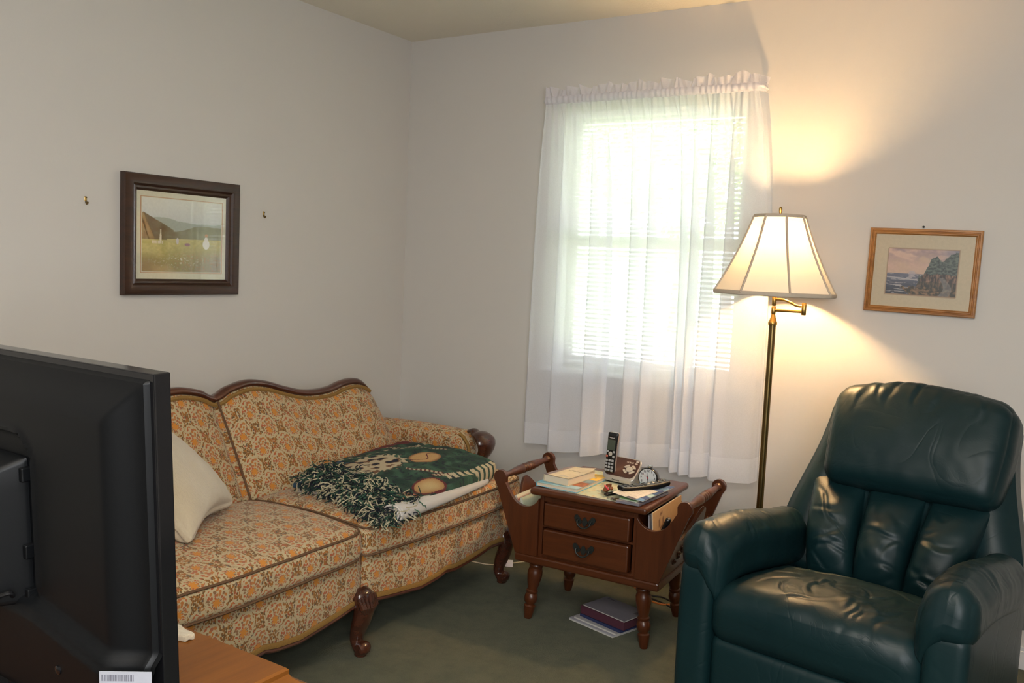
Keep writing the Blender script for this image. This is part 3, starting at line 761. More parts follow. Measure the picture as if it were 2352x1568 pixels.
def cush(y0, y1, name, seed, zt):
    yc, wy = (y0+y1)/2, y1-y0
    def f(u, v, w, p):
        cu, cv = math.cos(u*PI/2), math.cos(v*PI/2)
        z = p.z
        crown = .044*(max(0, cu)**.6)*(.42+.58*max(0, cv)**.5)
        if w > 0: z += crown*w+zt*max(0, v if zt > 0 else -v)*0
        z += .004*nz3(p.x*6, p.y*6, seed)
        x = p.x+.022*cv*max(0, u)*1+.006*nz3(p.y*5, seed, 1)*max(0, u)
        return x, p.y, z
    o = obj(name, soft_box(.735, yc, .3975, .57, wy, .098, .026, (30, 44, 6), f), MAT['floral'], sofa, sharp=180, fixn=False)
    for zz in (.443, .354):
        pts = []
        hw, hd = wy/2-.004, .285-.004; r = .035
        for cx, cy, a0 in ((1, 1, 0), (-1, 1, PI/2), (-1, -1, PI), (1, -1, 1.5*PI)):
            for k in range(7):
                a = a0+PI/2*k/6; pts.append((cx*(hd-r)+r*math.cos(a), cy*(hw-r)+r*math.sin(a)))
        dense = []
        for k in range(len(pts)):
            A, B = pts[k], pts[(k+1) % len(pts)]; L = math.hypot(B[0]-A[0], B[1]-A[1]); nn = max(1, int(L/.03))
            for q in range(nn): dense.append((A[0]+(B[0]-A[0])*q/nn, A[1]+(B[1]-A[1])*q/nn))
        out = []
        for a, c in dense:
            v = c/(wy/2); u = a/.285; cv = max(0, math.cos(v*PI/2))
            out.append((.735+a+.022*cv*max(0, u)+.006*nz3((yc+c)*5, seed, 1)*max(0, u), yc+c, zz+(.0185*max(0, math.cos(u*PI/2))**.6*(zz > .4))*sstep(.85, 1, abs(v))+.004*nz3((.735+a)*6, (yc+c)*6, seed)))
        obj('piping', MB().tube(out, .0042, 6, closed=True), MAT['piping'], o)
    return o
cush(-1.382, -.405, 'seat_cushion', 3.1, .01)
cush(-2.325, -1.392, 'seat_cushion', 8.4, .01)

# folded white blanket and the throw lying on it
white_knit = plain('white_blanket_cotton', (.58, .54, .50), .9, scale=500, var=.12, bump=.3)
def seat_z(x, y):
    u = max(-1, min(1, (x-.735)/.285)); v = max(-1, min(1, (y+.8935)/.4885))
    return .4465+.044*(math.cos(u*PI/2)**.6)*(.42+.58*math.cos(v*PI/2)**.5)
t = thing('folded_blanket', 'folded white cotton blanket under the fringed green throw on the sofa', 'blanket', (.85, -1.0, .48))
def wb_def(u, v, w, p):
    return p.x+.03*v*0, p.y, seat_z(p.x, p.y)+.003+.017*(w+1)/2*1.0+.003*nz3(p.x*8, p.y*8, 2)
obj('folded_layers', soft_box(.785, -.975, .5, .44, .60, .03, .014, (16, 22, 3), wb_def), white_knit, t, sharp=180, fixn=False)
roll = MB()
def rollp(u, v):
    y = -1.29+.63*v; r = .036-.022*v+.0015*math.sin(u*14)
    a = u*2*PI
    xc = 1.055-.055*v*v; zc = seat_z(min(1.0, xc), y)+.036-.020*v
    return xc+1.15*r*math.cos(a), y+.006*math.sin(a*2), zc+.92*r*math.sin(a)
roll.grid(rollp, 26, 24, closed_u=True)
k0 = len(roll.v); cpt = (1.055, -1.297, seat_z(1.0, -1.345)+.026)
sp_pts = []
for i in range(60):
    a = i/60*5*PI; r = .033*(1-i/64); sp_pts.append((1.055+1.15*r*math.cos(a), -1.292-.001, seat_z(1.0, -1.29)+.036+.92*r*math.sin(a)))
roll.tube(sp_pts, .0036, 6)
roll.add([(cpt)]+[rollp(i/26, 0) for i in range(26)], [(0, i+1, (i+1) % 26+1) for i in range(26)])
roll.add([(1.0, -.686, seat_z(1, -.686)+.02)]+[rollp(i/26, 1) for i in range(26)], [(0, (i+1) % 26+1, i+1) for i in range(26)])
obj('rolled_edge', roll, white_knit, t, sharp=60)

GREEN1, GREEN2, NAVY, CREAM, MAROON, TAN = srgb(30, 58, 48), srgb(58, 92, 72), srgb(22, 28, 44), srgb(196, 180, 150), srgb(104, 36, 40), srgb(190, 146, 92)
def throw_col(x, y):
    # x towards the room, y along the sofa
    sw = math.sin(38*y+26*x+5*mnoise.noise(Vector((x*9, y*9, 0))))*math.sin(44*x-30*y+5*mnoise.noise(Vector((x*8, y*8, 4))))
    c = lerp3(GREEN1, GREEN2, max(0, min(1, .35+.9*sw)))
    n = mnoise.noise(Vector((x*60, y*60, 1)))
    if n > .25: c = lerp3(c, NAVY, .75)
    def el(cx, cy, rx, ry, rot=0):
        dx, dy = x-cx, y-cy; ca, sa = math.cos(rot), math.sin(rot)
        return ((dx*ca+dy*sa)/rx)**2+((-dx*sa+dy*ca)/ry)**2
    e = el(.80, -.80, .062, .078, .2)
    if e < 1: c = lerp3(srgb(206, 164, 110), srgb(150, 98, 62), sstep(.55, 1, e)); 
    if e < 1 and abs(x-.80-.02*math.sin(60*y)) < .0035 : c = MAROON
    e = el(.70, -1.02, .10, .16, -.25)
    if e < 1+.6*n:
        m = mnoise.noise(Vector((x*34, y*34, 9)))
        c = CREAM if m > -.12 else (srgb(120, 84, 60) if m > -.3 else NAVY)
    e = el(1.005, -1.03, .045, .075, .1)
    if e < 1: c = lerp3(srgb(202, 176, 126), srgb(176, 130, 80), e)
    if 1 <= e < 1.35: c = MAROON
    e = el(1.02, -1.17, .035, .045)
    if e < 1: c = lerp3(srgb(196, 132, 92), MAROON, sstep(.4, 1, e))
    for cx, cy, rot, L in ((.90, -.93, .6, .07), (.60, -.72, .3, .08), (.72, -.66, .5, .07), (.97, -.90, 1.2, .05)):
        dx, dy = x-cx, y-cy; ca, sa = math.cos(rot), math.sin(rot); p = dx*ca+dy*sa; q = -dx*sa+dy*ca
        if abs(q) < .009 and abs(p) < L: c = CREAM if (p*60) % 1 > .45 else MAROON
    q = abs(x-(.955+.05*math.sin((y+1.0)*6)))
    if q < .016 and -.9 < y < -.58 and (y*26) % 1 > .38: c = CREAM
    q = abs(x-(.575+.06*math.sin((y+.9)*5)))
    if q < .011 and (y*22+x*9) % 1 > .5: c = CREAM
    if x < .545+.02*math.sin(y*9) and y > -.98: c = MAROON
    if x < .60 and y < -1.02: c = lerp3(srgb(46, 78, 104), NAVY, max(0, min(1, .5+n)))
    return c
def bl_z(x, y): return seat_z(min(1.0, x), y)+.022
def th_def(u, v, w, p):
    t_ = (w+1)/2; x, y = p.x, p.y
    x = x+.06*(v*-.5)*0; 
    shear = .045*(-v)                # near end sits further into the room
    x = x+shear
    drop = .006*sstep(.75, 1.0, u)
    body = .040+.020*sstep(-1, 1, v)-.012*sstep(.6, 1, -v)+.008*nz3(x*7, y*6, 5)+.006*nz3(x*17, y*15, 2)
    z = bl_z(x, y)+t_*body-drop*(.5+.5*t_)+.012*sstep(.80, 1.0, -v)*-1*t_
    return x, y, max(z, seat_z(min(1.0, x), y)+.004)
knit = vcol('tapestry_throw', .95, 0, 260, 1.0)
thr = thing('throw_blanket', 'folded dark green tapestry throw with shaggy fringe lying on the right sofa cushion', 'throw', (.8, -.95, .52))
obj('woven_body', soft_box(.780, -.93, .55, .53, .72, .05, .02, (150, 200, 4), th_def, cols=lambda u, v, w, p: throw_col(p.x, p.y)), knit, thr, sharp=180, fixn=False)
fr = MB()
for k in range(2600):
    row = rng.uniform(0, 1)
    x0 = rng.uniform(.560, 1.075); ye = -1.19-.085*(x0-.57)/.5
    y0 = ye+rng.uniform(-.06, .11); zz = seat_z(min(1.0, x0), y0)+.012+.062*rng.uniform(.25, 1)*(1-.9*sstep(-1.2, -1.40, y0))
    d = Vector((rng.normal()*.5, -1+rng.normal()*.35, .15*rng.normal())).normalized()
    p = Vector((x0, y0, zz)); pts = [p.copy()]
    for i in range(7):
        d = (d+Vector((rng.normal()*.75, rng.normal()*.60-.03, rng.normal()*.40-.22))).normalized()
        p = p+d*.0105
        lo = (seat_z(min(1.0, p.x), max(p.y, -1.375)) if p.y > -1.39 else .447)+.004
        if p.z < lo: p.z = lo+rng.uniform(0, .006)
        pts.append(p.copy())
    c = [NAVY, GREEN1, srgb(206, 194, 160), srgb(190, 180, 150), srgb(18, 24, 30), GREEN2][rng.integers(0, 6)]
    fr.tube(pts, .0021, 3, col=c)
tag(obj('fringe', fr, knit, thr, fixn=False), 'shaggy cream and navy cord fringe', kind='stuff')

# furry cushion
def fur():
    b = NB('cream_fur'); c = b.coord(); n1 = b.noise(b.mapping(c, (1, 1, .25)), 160, 4, .7); n2 = b.noise(c, 9, 3)
    col = b.mix(n2, (.52, .42, .27), (.66, .58, .44)); col = b.mix(b.m('MULTIPLY', n1, .35), col, (.40, .32, .22))
    return b.done(b.bsdf(col, .95, 0, b.bump(n1, .6, .006), Sheen_Weight=.4))
FUR = fur()
tip = Vector((.606, -1.600, .505)); ea = Vector((.2, -.3, 0)).normalized(); eb = Vector((-.62, -.41, .67)); eb = (eb-ea*eb.dot(ea)).normalized()
ctr = tip+ea*.20+eb*.20
Mp = Matrix.Identity(4)
zx = ea.cross(eb)
for i in range(3): Mp[i][0] = ea[i]; Mp[i][1] = eb[i]; Mp[i][2] = zx[i]
Mp.translation = ctr
def pil(u, v, w, p):
    e = (1-abs(u)**2.4)*(1-abs(v)**2.4); e = max(0, e)**.5
    pin = 1-.15*(math.cos(u*PI/2)*abs(v)**3+math.cos(v*PI/2)*abs(u)**3)
    return p.x*pin, p.y*pin, w*(.012+.078*e)+.004*nz3(p.x*30, p.y*30, w)
pw = soft_box(0, 0, 0, .42, .42, .1, .03, (30, 30, 3), pil, M=Mp); pw.uv = {}
tag(obj('throw_pillow', pw, FUR, None, sharp=180), 'cream furry throw pillow leaning on the sofa back beside the television', 'pillow')

# ------------------------------------------------------------------ side table with magazine racks
TX, TY, TR = 1.4925, -.533, .062
table = thing('magazine_end_table', 'reddish maple end table with two drawers and slanted magazine racks between sofa and recliner', 'table', (TX, TY, 0), TR, local=True)
MT = Matrix.Translation((TX, TY, 0)) @ Matrix.Rotation(TR, 4, 'Z')
leg_prof = [(.011, 0), (.0125, .004), (.0165, .032), (.0185, .050), (.0145, .055), (.0150, .060), (.0200, .068), (.0215, .082), (.0195, .094), (.0160, .100), (.0185, .104), (.0190, .110), (.0155, .114), (.0160, .120), (.0215, .150), (.0240, .172), (.0235, .188), (.0195, .200), (.0205, .203), (.0225, .207), (.0225, .213), (.0195, .217), (.0205, .221), (.0215, .228)]
for sx in (-1, 1):
    for sy in (-1, 1):
        tilt_m = Matrix.Translation((sx*.236, sy*.178, 0)) @ Matrix.Rotation(-sx*.09, 4, 'Y') @ Matrix.Rotation(sy*.07, 4, 'X')
        obj('leg', MB().lathe([(r_*1.2, z_) for r_, z_ in leg_prof], 22, tilt_m), MAT['maple_z'], table, sharp=50)
obj('base_board', MB().box(-.288, .288, -.214, .214, .226, .258), MAT['maple'], table, smooth=False, bevel=.007)
cb = MB().box(-.195, -.180, -.200, .200, .258, .498).box(.180, .195, -.200, .200, .258, .498).box(-.180, .180, .188, .200, .258, .498)
cb.box(-.180, .180, -.200, .188, .258, .268).box(-.180, .180, -.196, -.170, .372, .380).box(-.180, .180, -.198, -.170, .470, .498).box(-.18, .18, -.17, .188, .268, .27)
obj('cabinet_case', cb, MAT['maple_z'], table, smooth=False, bevel=.0015)
tp = soft_box(.007, 0, .510, .462, .474, .026, .011, (3, 3, 1)); tp.uv = {}
obj('table_top', tp, MAT['maple'], table, sharp=50)
def bail_pull(cz):
    y = -.2235; mb = MB()
    for s in (-1, 1):
        mb.prism([(s*.040, cz+.017), (s*.030, cz+.020), (s*.020, cz+.010), (s*.012, cz-.002), (s*.016, cz-.012), (s*.026, cz-.012), (s*.036, cz-.004), (s*.042, cz+.006)], y-.001, y+.003, 'y')
        mb.lathe([(.006, 0), (.006, .004), (.003, .009)], 10, Matrix.Translation((s*.026, y, cz+.002)) @ Matrix.Rotation(PI/2, 4, 'X'))
    mb.prism([(-.012, cz-.004), (-.006, cz+.010), (0, cz+.015), (.006, cz+.010), (.012, cz-.004), (.006, cz-.016), (0, cz-.020), (-.006, cz-.016)], y-.001, y+.003, 'y')
    return mb, MB().tube(spline([(-.026, y-.008, cz+.002), (-.024, y-.011, cz-.010), (-.012, y-.013, cz-.020), (0, y-.014, cz-.023), (.012, y-.013, cz-.020), (.024, y-.011, cz-.010), (.026, y-.008, cz+.002)], 24), .0030, 8)
for z0, z1 in ((.378, .474), (.266, .374)):
    dm = MB().box(-.170, .170, -.2160, -.180, z0+.004, z1-.004)
    dr = obj('drawer', dm, MAT['maple'], table, smooth=False, bevel=.006)
    pl_, bl_ = bail_pull((z0+z1)/2+.006)
    h = obj('drawer_pull', pl_, MAT['black_iron'], dr, smooth=False)
    for v in bl_.v: h_ = None
    hb = obj('drawer_pull', bl_, MAT['black_iron'], dr)
def wing(s):
    P = [(-.288, .258), (-.380, .500), (-.392, .520)]
    for k in range(11): a = PI*1.08-k*(PI*1.02)/10; P.append((-.366+.0275*math.cos(a), .530+.0275*math.sin(a)))
    P += spline([(-.340, .512), (-.325, .486), (-.305, .458), (-.280, .440), (-.252, .434), (-.225, .442), (-.206, .458), (-.196, .474)], 30)+[(-.196, .258)]
    P = [(x, z+.006 if z > .43 else z) for x, z in P]
    return [(-x*s, z) for x, z in P]
for sx in (-1, 1):
    for sy in (-1, 1):
        y0 = sy*.203; obj('rack_end', MB().prism(wing(sx), y0-.009, y0+.009, 'y'), MAT['maple_z'], table, smooth=False, bevel=.003)
    hp = [(.010, -.194), (.013, -.190), (.016, -.185), (.012, -.180), (.0105, -.172), (.013, -.12), (.0175, -.06), (.0185, -.036), (.0150, -.030), (.0185, -.025), (.0185, -.018), (.0150, -.013), (.0180, -.008), (.0185, 0), (.0180, .008), (.0150, .013), (.0185, .018), (.0185, .025), (.0150, .030), (.0185, .036), (.0175, .06), (.013, .12), (.0105, .172), (.012, .180), (.016, .185), (.013, .190), (.010, .194)]
    obj('carrying_handle', MB().lathe(hp, 18, Matrix.Translation((sx*.366, 0, .536)) @ Matrix.Rotation(-PI/2, 4, 'X')), MAT['maple_z'], table, sharp=60)
    # slanted side board with a humped top edge
    d = Vector((.104, 0, .27)).normalized(); n_ = Vector((d.z, 0, -d.x))
    def sp_(y, h, o, sx=sx): 
        q = Vector((.270, 0, .258))+d*h+n_*o; return (sx*q.x, y, q.z)
    ys = np.linspace(-.194, .194, 33)
    hh = [.158+.105*math.exp(-((y)/.080)**2)+.022*math.exp(-((abs(y)-.194)/.03)**2) for y in ys]
    mb = MB(); n = len(ys)
    for o in (0, .012):
        for y in ys: mb.v.append(Vector(sp_(y, 0, o))); mb.c.append((1, 1, 1))
        for y, h in zip(ys, hh): mb.v.append(Vector(sp_(y, h, o))); mb.c.append((1, 1, 1))
    for i in range(n-1):
        mb.f += [(i, i+1, n+i+1, n+i), (2*n+i, 3*n+i, 3*n+i+1, 2*n+i+1), (n+i, n+i+1, 3*n+i+1, 3*n+i), (i, 2*n+i, 2*n+i+1, i+1)]
    mb.f += [(0, n, 3*n, 2*n), (n-1, 3*n-1, 4*n-1, 2*n-1)]
    sb = obj('rack_side', mb, MAT['maple'], table, sharp=40, bevel=.002)
    cv = MB()                                # carved leaf spray on the outside
    for k in range(-4, 5):
        for q in (0, 1):
            y = k*.026+(.010 if q else 0); h = .085+.03*math.cos(k*.6)+(.022 if q else -.012)
            a = Vector(sp_(y, h, .012)); b_ = Vector(sp_(y+(.016 if k >= 0 else -.016), h+.020, .016)); c_ = Vector(sp_(y+(.026 if k >= 0 else -.026), h+.022, .012))
            cv.tube([a, b_, c_], [.003, .008, .002], 6)
    obj('carved_spray', cv, MAT['mahogany'], sb)
TOPZ = .5235

# ------------------------------------------------------------------ things on the table
def quad_sheet(name, label, cat, corners, z, th, mat, colf=None, nx=24, ny=24, wave=0.0, group=None):
    """corners: four world xy (origin, +u, +uv, +v)"""
    A, B, C_, D = [Vector((c[0], c[1], 0)) for c in corners]
    mb = MB()
    def P(u, v, zz): q = (A*(1-u)+B*u)*(1-v)+(D*(1-u)+C_*u)*v; return (q.x, q.y, zz)
    nzw = lambda u, v: wave*(mnoise.noise(Vector((u*3, v*3, z*50)))+.5)
    mb.grid(lambda u, v: P(u, v, z+th+nzw(u, v)), nx, ny, colf=colf)
    k = len(mb.v); per = [(i, 0) for i in range(nx)]+[(nx, j) for j in range(ny)]+[(i, ny) for i in range(nx, 0, -1)]+[(0, j) for j in range(ny, 0, -1)]
    for i, j in per:
        mb.v.append(Vector(P(i/nx, j/ny, z))); mb.c.append((.62, .60, .54) if colf else (1, 1, 1))
    L = len(per)
    for q in range(L):
        a = per[q][1]*(nx+1)+per[q][0]; b_ = per[(q+1) % L][1]*(nx+1)+per[(q+1) % L][0]
        mb.f.append((a, b_, k+(q+1) % L, k+q))
    mb.f.append(tuple(k+q for q in range(L-1, -1, -1)))
    return tag(obj(name, mb, mat, None, fixn=False, sharp=30), label, cat, group)
PAPER = vcol('printed_paper', .55, .12, coat_rough=.2)
MATT = vcol('matt_print', .8)
def mapc(u, v):
    n = fb(u, v, 6, 3, 21); c = lerp3(srgb(214, 208, 170), srgb(188, 200, 176), max(0, min(1, .5+1.6*n)))
    if abs(fb(u, v, 5, 2, 22)) < .018: c = srgb(150, 164, 150)
    if abs(fb(u, v, 9, 2, 23)) < .012: c = srgb(196, 170, 120)
    return c
quad_sheet('paper_map', 'large pale green and cream printed sheet lying flat across the table top', 'paper', [(1.335, -.745), (1.652, -.744), (1.692, -.395), (1.330, -.36)], TOPZ, .0012, PAPER, mapc, 60, 60)
Z1 = TOPZ+.0022
def book(name, label, c0, ang, w, d, z, th, cover, page, mat_top, top_col=None, group=None, pages_in=.003):
    t = thing(name, label, 'book', (c0[0], c0[1], z), ang, local=True, group=group)
    mb = MB().box(-w/2+pages_in, w/2-pages_in, -d/2+pages_in, d/2-pages_in, .0015, th-.0015)
    obj('page_block', mb, page, t, smooth=False)
    g = MB().grid(lambda u, v: (-w/2+w*u, -d/2+d*v, th), 40, 40, colf=top_col or (lambda u, v: cover))
    obj('front_cover', g, mat_top, t, fixn=False)
    obj('back_cover', MB().box(-w/2, w/2, -d/2, d/2, 0, .0015).box(-w/2, -w/2+.0016, -d/2, d/2, .0015, th-.0002), plain('cover_board', cover, .5), t, smooth=False)
    return t
page_m = plain('page_edges', (.62, .53, .40), .9, scale=700, var=.25)
page_w = plain('page_edges_white', (.66, .62, .55), .9, scale=700, var=.2)
def yb(u, v):
    if v > .60: c = srgb(238, 190, 62)
    elif v > .42 and u > .35: c = lerp3(srgb(150, 176, 190), srgb(90, 120, 140), fb(u, v, 9, 3, 31)+.5)
    elif u > .55 and v > .16: c = lerp3(srgb(196, 110, 62), srgb(110, 70, 50), fb(u, v, 14, 3, 32)+.5)
    else: c = lerp3(srgb(110, 176, 200), srgb(176, 206, 216), u)
    if .74 < v < .80 and .55 < u < .9 and (u*34) % 1 > .45: c = srgb(60, 60, 60)
    return c
A1 = .03
book('paperback_book', 'yellow and blue covered paperback under the cream paperback on the table', (1.372, -.610), A1, .172, .270, Z1, .0135, srgb(110, 176, 200), page_m, PAPER, yb)
def pbk(u, v):
    c = lerp3(srgb(222, 208, 178), srgb(206, 192, 160), fb(u, v, 4, 3, 33)+.5)
    if u < .20:
        c = lerp3(srgb(150, 134, 132), srgb(120, 104, 110), fb(u, v, 9, 3, 34)+.5)
    if .26 < u < .95 and .545 < v < .575: c = lerp3(c, srgb(110, 96, 80), .55*((u*50) % 1 > .3))
    if .4 < u < .85 and .12 < v < .20: c = lerp3(c, srgb(120, 140, 160), .6*max(0, .5+2*fb(u, v, 15, 2, 35)))
    return c
pb = book('paperback_book', 'thick cream paperback with a scripted title lying on the yellow and blue book', (1.365, -.622), -.08, .112, .192, Z1+.0140, .026, srgb(205, 190, 160), page_m, PAPER, pbk)
sc = MB()
for k, (x0, L) in enumerate(((-.022, .02), (.002, .018), (.024, .024))):
    pts = [(x0+L*i/14, .022+.006*math.sin(i*1.9+k)*(1.3 if i < 3 else .7)+.001*i, .0265) for i in range(15)]
    sc.tube(pts, .0006, 4)
obj('script_title', sc, plain('ink', (.03, .03, .04), .6), pb)
cvp = MB().grid(lambda u, v: (-.056+.112*u, -.096+.192*v, .0268+.012*max(0, v-.62)**1.6*6*max(0, u-.4)), 20, 24, colf=lambda u, v: pbk(u, v))
obj('curled_cover', cvp, PAPER, pb, fixn=False)

# cordless phone
pm = plain('warm_brown_plastic', (.060, .028, .022), .28, scale=600, var=.2)
PH = (1.512, -.455); PA = -.10
ph = thing('answering_machine', 'brown and silver telephone answering base holding the upright handset on the table', 'telephone', (PH[0], PH[1], Z1), PA, local=True)
def wedge(x0, x1, y0, y1, h0, h1, z0, r=.018):
    mb = MB(); P = []
    for cx, cy, a0 in ((1, 1, 0), (-1, 1, PI/2), (-1, -1, PI), (1, -1, 1.5*PI)):
        for k in range(7):
            a = a0+PI/2*k/6; P.append((cx*((x1-x0)/2-r)+r*math.cos(a)+(x0+x1)/2, cy*((y1-y0)/2-r)+r*math.sin(a)+(y0+y1)/2))
    n = len(P)
    for x, y in P: mb.v.append(Vector((x, y, z0))); mb.c.append((1, 1, 1))
    for x, y in P: mb.v.append(Vector((x, y, h0+(h1-h0)*(y-y0)/(y1-y0)))); mb.c.append((1, 1, 1))
    mb.f = [tuple(range(n-1, -1, -1)), tuple(range(n, 2*n))]+[(i, (i+1) % n, n+(i+1) % n, n+i) for i in range(n)]
    return mb
YF, YB = -.050, .020
obj('foot', wedge(-.066, .066, YF+.003, YB+.03, .006, .006, 0), MAT['tv'], ph, sharp=30)
obj('silver_housing', wedge(-.071, .071, YF-.002, YB+.002, .019, .090, .005), plain('silver_plastic', (.52, .50, .47), .3, .5), ph, sharp=30, bevel=.002)
obj('face_panel', wedge(-.0665, .0665, YF+.006, YB-.002, .0285, .0880, .012), pm, ph, sharp=30, bevel=.001)
sl_ = math.atan2(.0880-.0285, YB-YF-.008)
MF = frame_M((0, YF+.006, .0286), (1, 0, 0), (0, math.cos(sl_), math.sin(sl_)))   # plane of the sloping face
FL = (YB-YF-.008)/math.cos(sl_)
silv = plain('pale_silver_button', (.50, .46, .40), .35, .2)
for k in range(4):
    a0 = PI/4+k*PI/2; P = []
    for i in range(9): a = a0-.52+1.04*i/8; P.append((  .033+.027*math.cos(a), FL*.44+.0215*math.sin(a)))
    for i in range(8, -1, -1): a = a0-.52+1.04*i/8; P.append((  .033+.0175*math.cos(a), FL*.44+.0135*math.sin(a)))
    obj('message_button', MB().prism(P, .0003, .0022, 'z', M=MF), silv, ph, smooth=False)
obj('navigator_pad', MB().lathe([(.0145, .0003), (.0145, .0025), (.013, .0032), (.0065, .0032), (.006, .0024)], 24, MF @ Matrix.Translation((.033, FL*.44, 0)), sy=.85), silv, ph)
obj('display_window', MB().box(.046, .056, FL*.87, FL*.94, .0002, .0010, MF), plain('pale_window', (.62, .58, .52), .4), ph, smooth=False)
lt = plain('silver_lettering', (.62, .60, .55), .4, .3)
text_mesh('6.0 PLUS', .0085, MF @ Matrix.Translation((.022, FL*.80, .0004)), lt, 'lettering', ph, bold=.0002)
text_mesh('250', .0075, MF @ Matrix.Translation((.050, FL*.78, .0004)), lt, 'lettering', ph, bold=.0002)
text_mesh('Panasonic', .0085, frame_M((-.005, YF-.0024, .0128), (1, 0, 0), (0, 0, 1)), plain('dark_lettering', (.03, .02, .02), .5), 'lettering', ph, bold=.0002)
# handset standing in the cradle
hs_t = thing('cordless_phone', 'black cordless handset standing upright in the left of the phone base', 'telephone', (PH[0], PH[1], Z1), PA, local=True)
lean = math.radians(83)
MH = frame_M((-.042, YF+.004, .034), (1, 0, .0), (0, math.cos(lean), math.sin(lean)))
def hbody(w, L, t0, t1, rr, M):
    def f(u, v, w_, p): 
        k = (v+1)/2; s = 1-.10*math.sin(PI*k)*1.0+.02*k
        return p.x*s, p.y, p.z
    mb = soft_box(0, L/2, (t0+t1)/2, w, L, t1-t0, rr, (4, 16, 2), f, M=M); mb.uv = {}; return mb
obj('back_shell', hbody(.046, .158, -.022, -.002, .009, MH), plain('silver_shell', (.42, .36, .34), .3, .5), hs_t)
obj('front_shell', hbody(.0445, .156, -.012, .0025, .006, MH), MAT['tv_gloss'], hs_t)
obj('screen', MB().box(-.0165, .0165, .088, .128, .0022, .0032, MH), plain('green_grey_lcd', (.060, .075, .055), .25), hs_t, smooth=False)
text_mesh('Panasonic', .0060, MH @ Matrix.Translation((0, .1355, .0028)), lt, 'lettering', hs_t, bold=.0002)
kc = plain('grey_key', (.36, .36, .36), .4)
for r_ in range(4):
    for c_ in range(3):
        kb = soft_box((c_-1)*.0130, .010+r_*.0125, .0030, .0100, .0085, .0030, .0014, (1, 1, 1), M=MH); kb.uv = {}
        obj('key', kb, kc, hs_t)
obj('navigation_key', MB().lathe([(.0085, .0020), (.0085, .0040), (.0070, .0048), (.001, .0048)], 20, MH @ Matrix.Translation((0, .0735, 0))), silv, hs_t)
for s in (-1, 1):
    for yy in (.063, .082):
        kb = soft_box(s*.0145, yy, .0030, .0095, .0080, .0030, .0014, (1, 1, 1), M=MH); kb.uv = {}
        obj('soft_key', kb, plain('red_marked_key', (.45, .12, .08), .4) if (s < 0 and yy < .07) else kc, hs_t)

# alarm clock
CM = frame_M((1.628, -.492, Z1+.0395), (.995, .10, 0), (0, .10, 1))
ck = thing('alarm_clock', 'small round black alarm clock with white dial in front of the phone', 'clock', (1.628, -.492, Z1))
obj('case', MB().lathe([(.020, -.044), (.031, -.040), (.0375, -.028), (.039, -.012), (.039, -.002), (.0375, .002), (.0350, .0035), (.0347, .0005), (.0345, -.006)], 36, CM), MAT['tv_gloss'], ck, sharp=50)
dl = obj('dial', MB().lathe([(.0348, -.002), (.0348, -.0005)], 36, CM), plain('white_dial', (.68, .68, .66), .5), ck)
ink = plain('black_print', (.012, .012, .014), .5)
for h in range(1, 13):
    a = PI/2-h*PI/6
    text_mesh(str(h), .0115, CM @ Matrix.Translation((.0265*math.cos(a), .0265*math.sin(a), 0)), ink, 'numeral', dl, bold=.0002)
def hand(nm, ang, L, w, z, m):
    a = PI/2-ang; d = Vector((math.cos(a), math.sin(a), 0)); q = Vector((-d.y, d.x, 0))
    P = [tuple((d*-.006+q*w)[:2]), tuple((d*-.006-q*w)[:2]), tuple((d*L-q*w*.6)[:2]), tuple((d*L+q*w*.6)[:2])]
    obj(nm, MB().prism(P, z, z+.0005, 'z', M=CM), m, dl, smooth=False)
hand('hour_hand', PI*.997, .018, .0016, .0008, ink); hand('minute_hand', PI*2*(58/60), .027, .0011, .0015, ink)
red = plain('red_paint', (.55, .03, .04), .4); hand('second_hand', PI*2*(51/60), .026, .0004, .0022, red)
obj('hand_boss', MB().lathe([(.0028, .0005), (.0028, .003), (.001, .0034)], 12, CM), red, dl)
obj('lens', MB().lathe([(.0345, .0030), (.030, .0042), (.015, .0050), (.001, .0052)], 28, CM), MAT['glass'], ck)
obj('alarm_button', MB().lathe([(.010, .0), (.0105, .003), (.008, .007), (.002, .0085)], 16, Matrix.Translation((1.630, -.478, Z1+.0785))), MAT['chrome'], ck)
for s in (-1, 1):
    obj('foot', MB().lathe([(.004, 0), (.005, .006)], 10, Matrix.Translation((1.630+s*.018, -.478+s*.002, Z1))), MAT['tv'], ck)

# papers and small things at the front right of the top
def leaflet(u, v):
    c = srgb(232, 222, 210)
    if (v*18) % 1 > .55 and .10 < u < .86 and v < .82: c = lerp3(c, srgb(150, 140, 136), .45*((u*40+v*13) % 1 > .25))
    if v < .10 and u > .62: c = srgb(90, 80, 84)
    if v > .86: c = srgb(96, 120, 168)
    return c
def mag(u, v):
    w = u*.7+v*.8+.15*math.sin(u*4)
    c = [srgb(52, 78, 130), srgb(40, 60, 112), srgb(160, 196, 216), srgb(60, 90, 150), srgb(120, 160, 200), srgb(46, 70, 126), srgb(190, 214, 214)][int(w*8) % 7]
    if u < .22 and v < .6: c = srgb(186, 110, 136)
    return c
def yellowpad(u, v):
    return srgb(214, 206, 140) if v > .45 else (srgb(226, 222, 200) if v > .25 else srgb(96, 140, 84))
quad_sheet('notebook', 'grey covered notebook at the bottom of the papers on the table front corner', 'notebook', [(1.628, -.760), (1.714, -.752), (1.726, -.52), (1.632, -.53)], Z1, .0085, plain('grey_cover', (.17, .16, .19), .5))
quad_sheet('note_pad', 'thin green and yellow pad lying on the grey notebook', 'notepad', [(1.632, -.740), (1.700, -.744), (1.708, -.56), (1.636, -.56)], Z1+.0092, .005, PAPER, yellowpad)
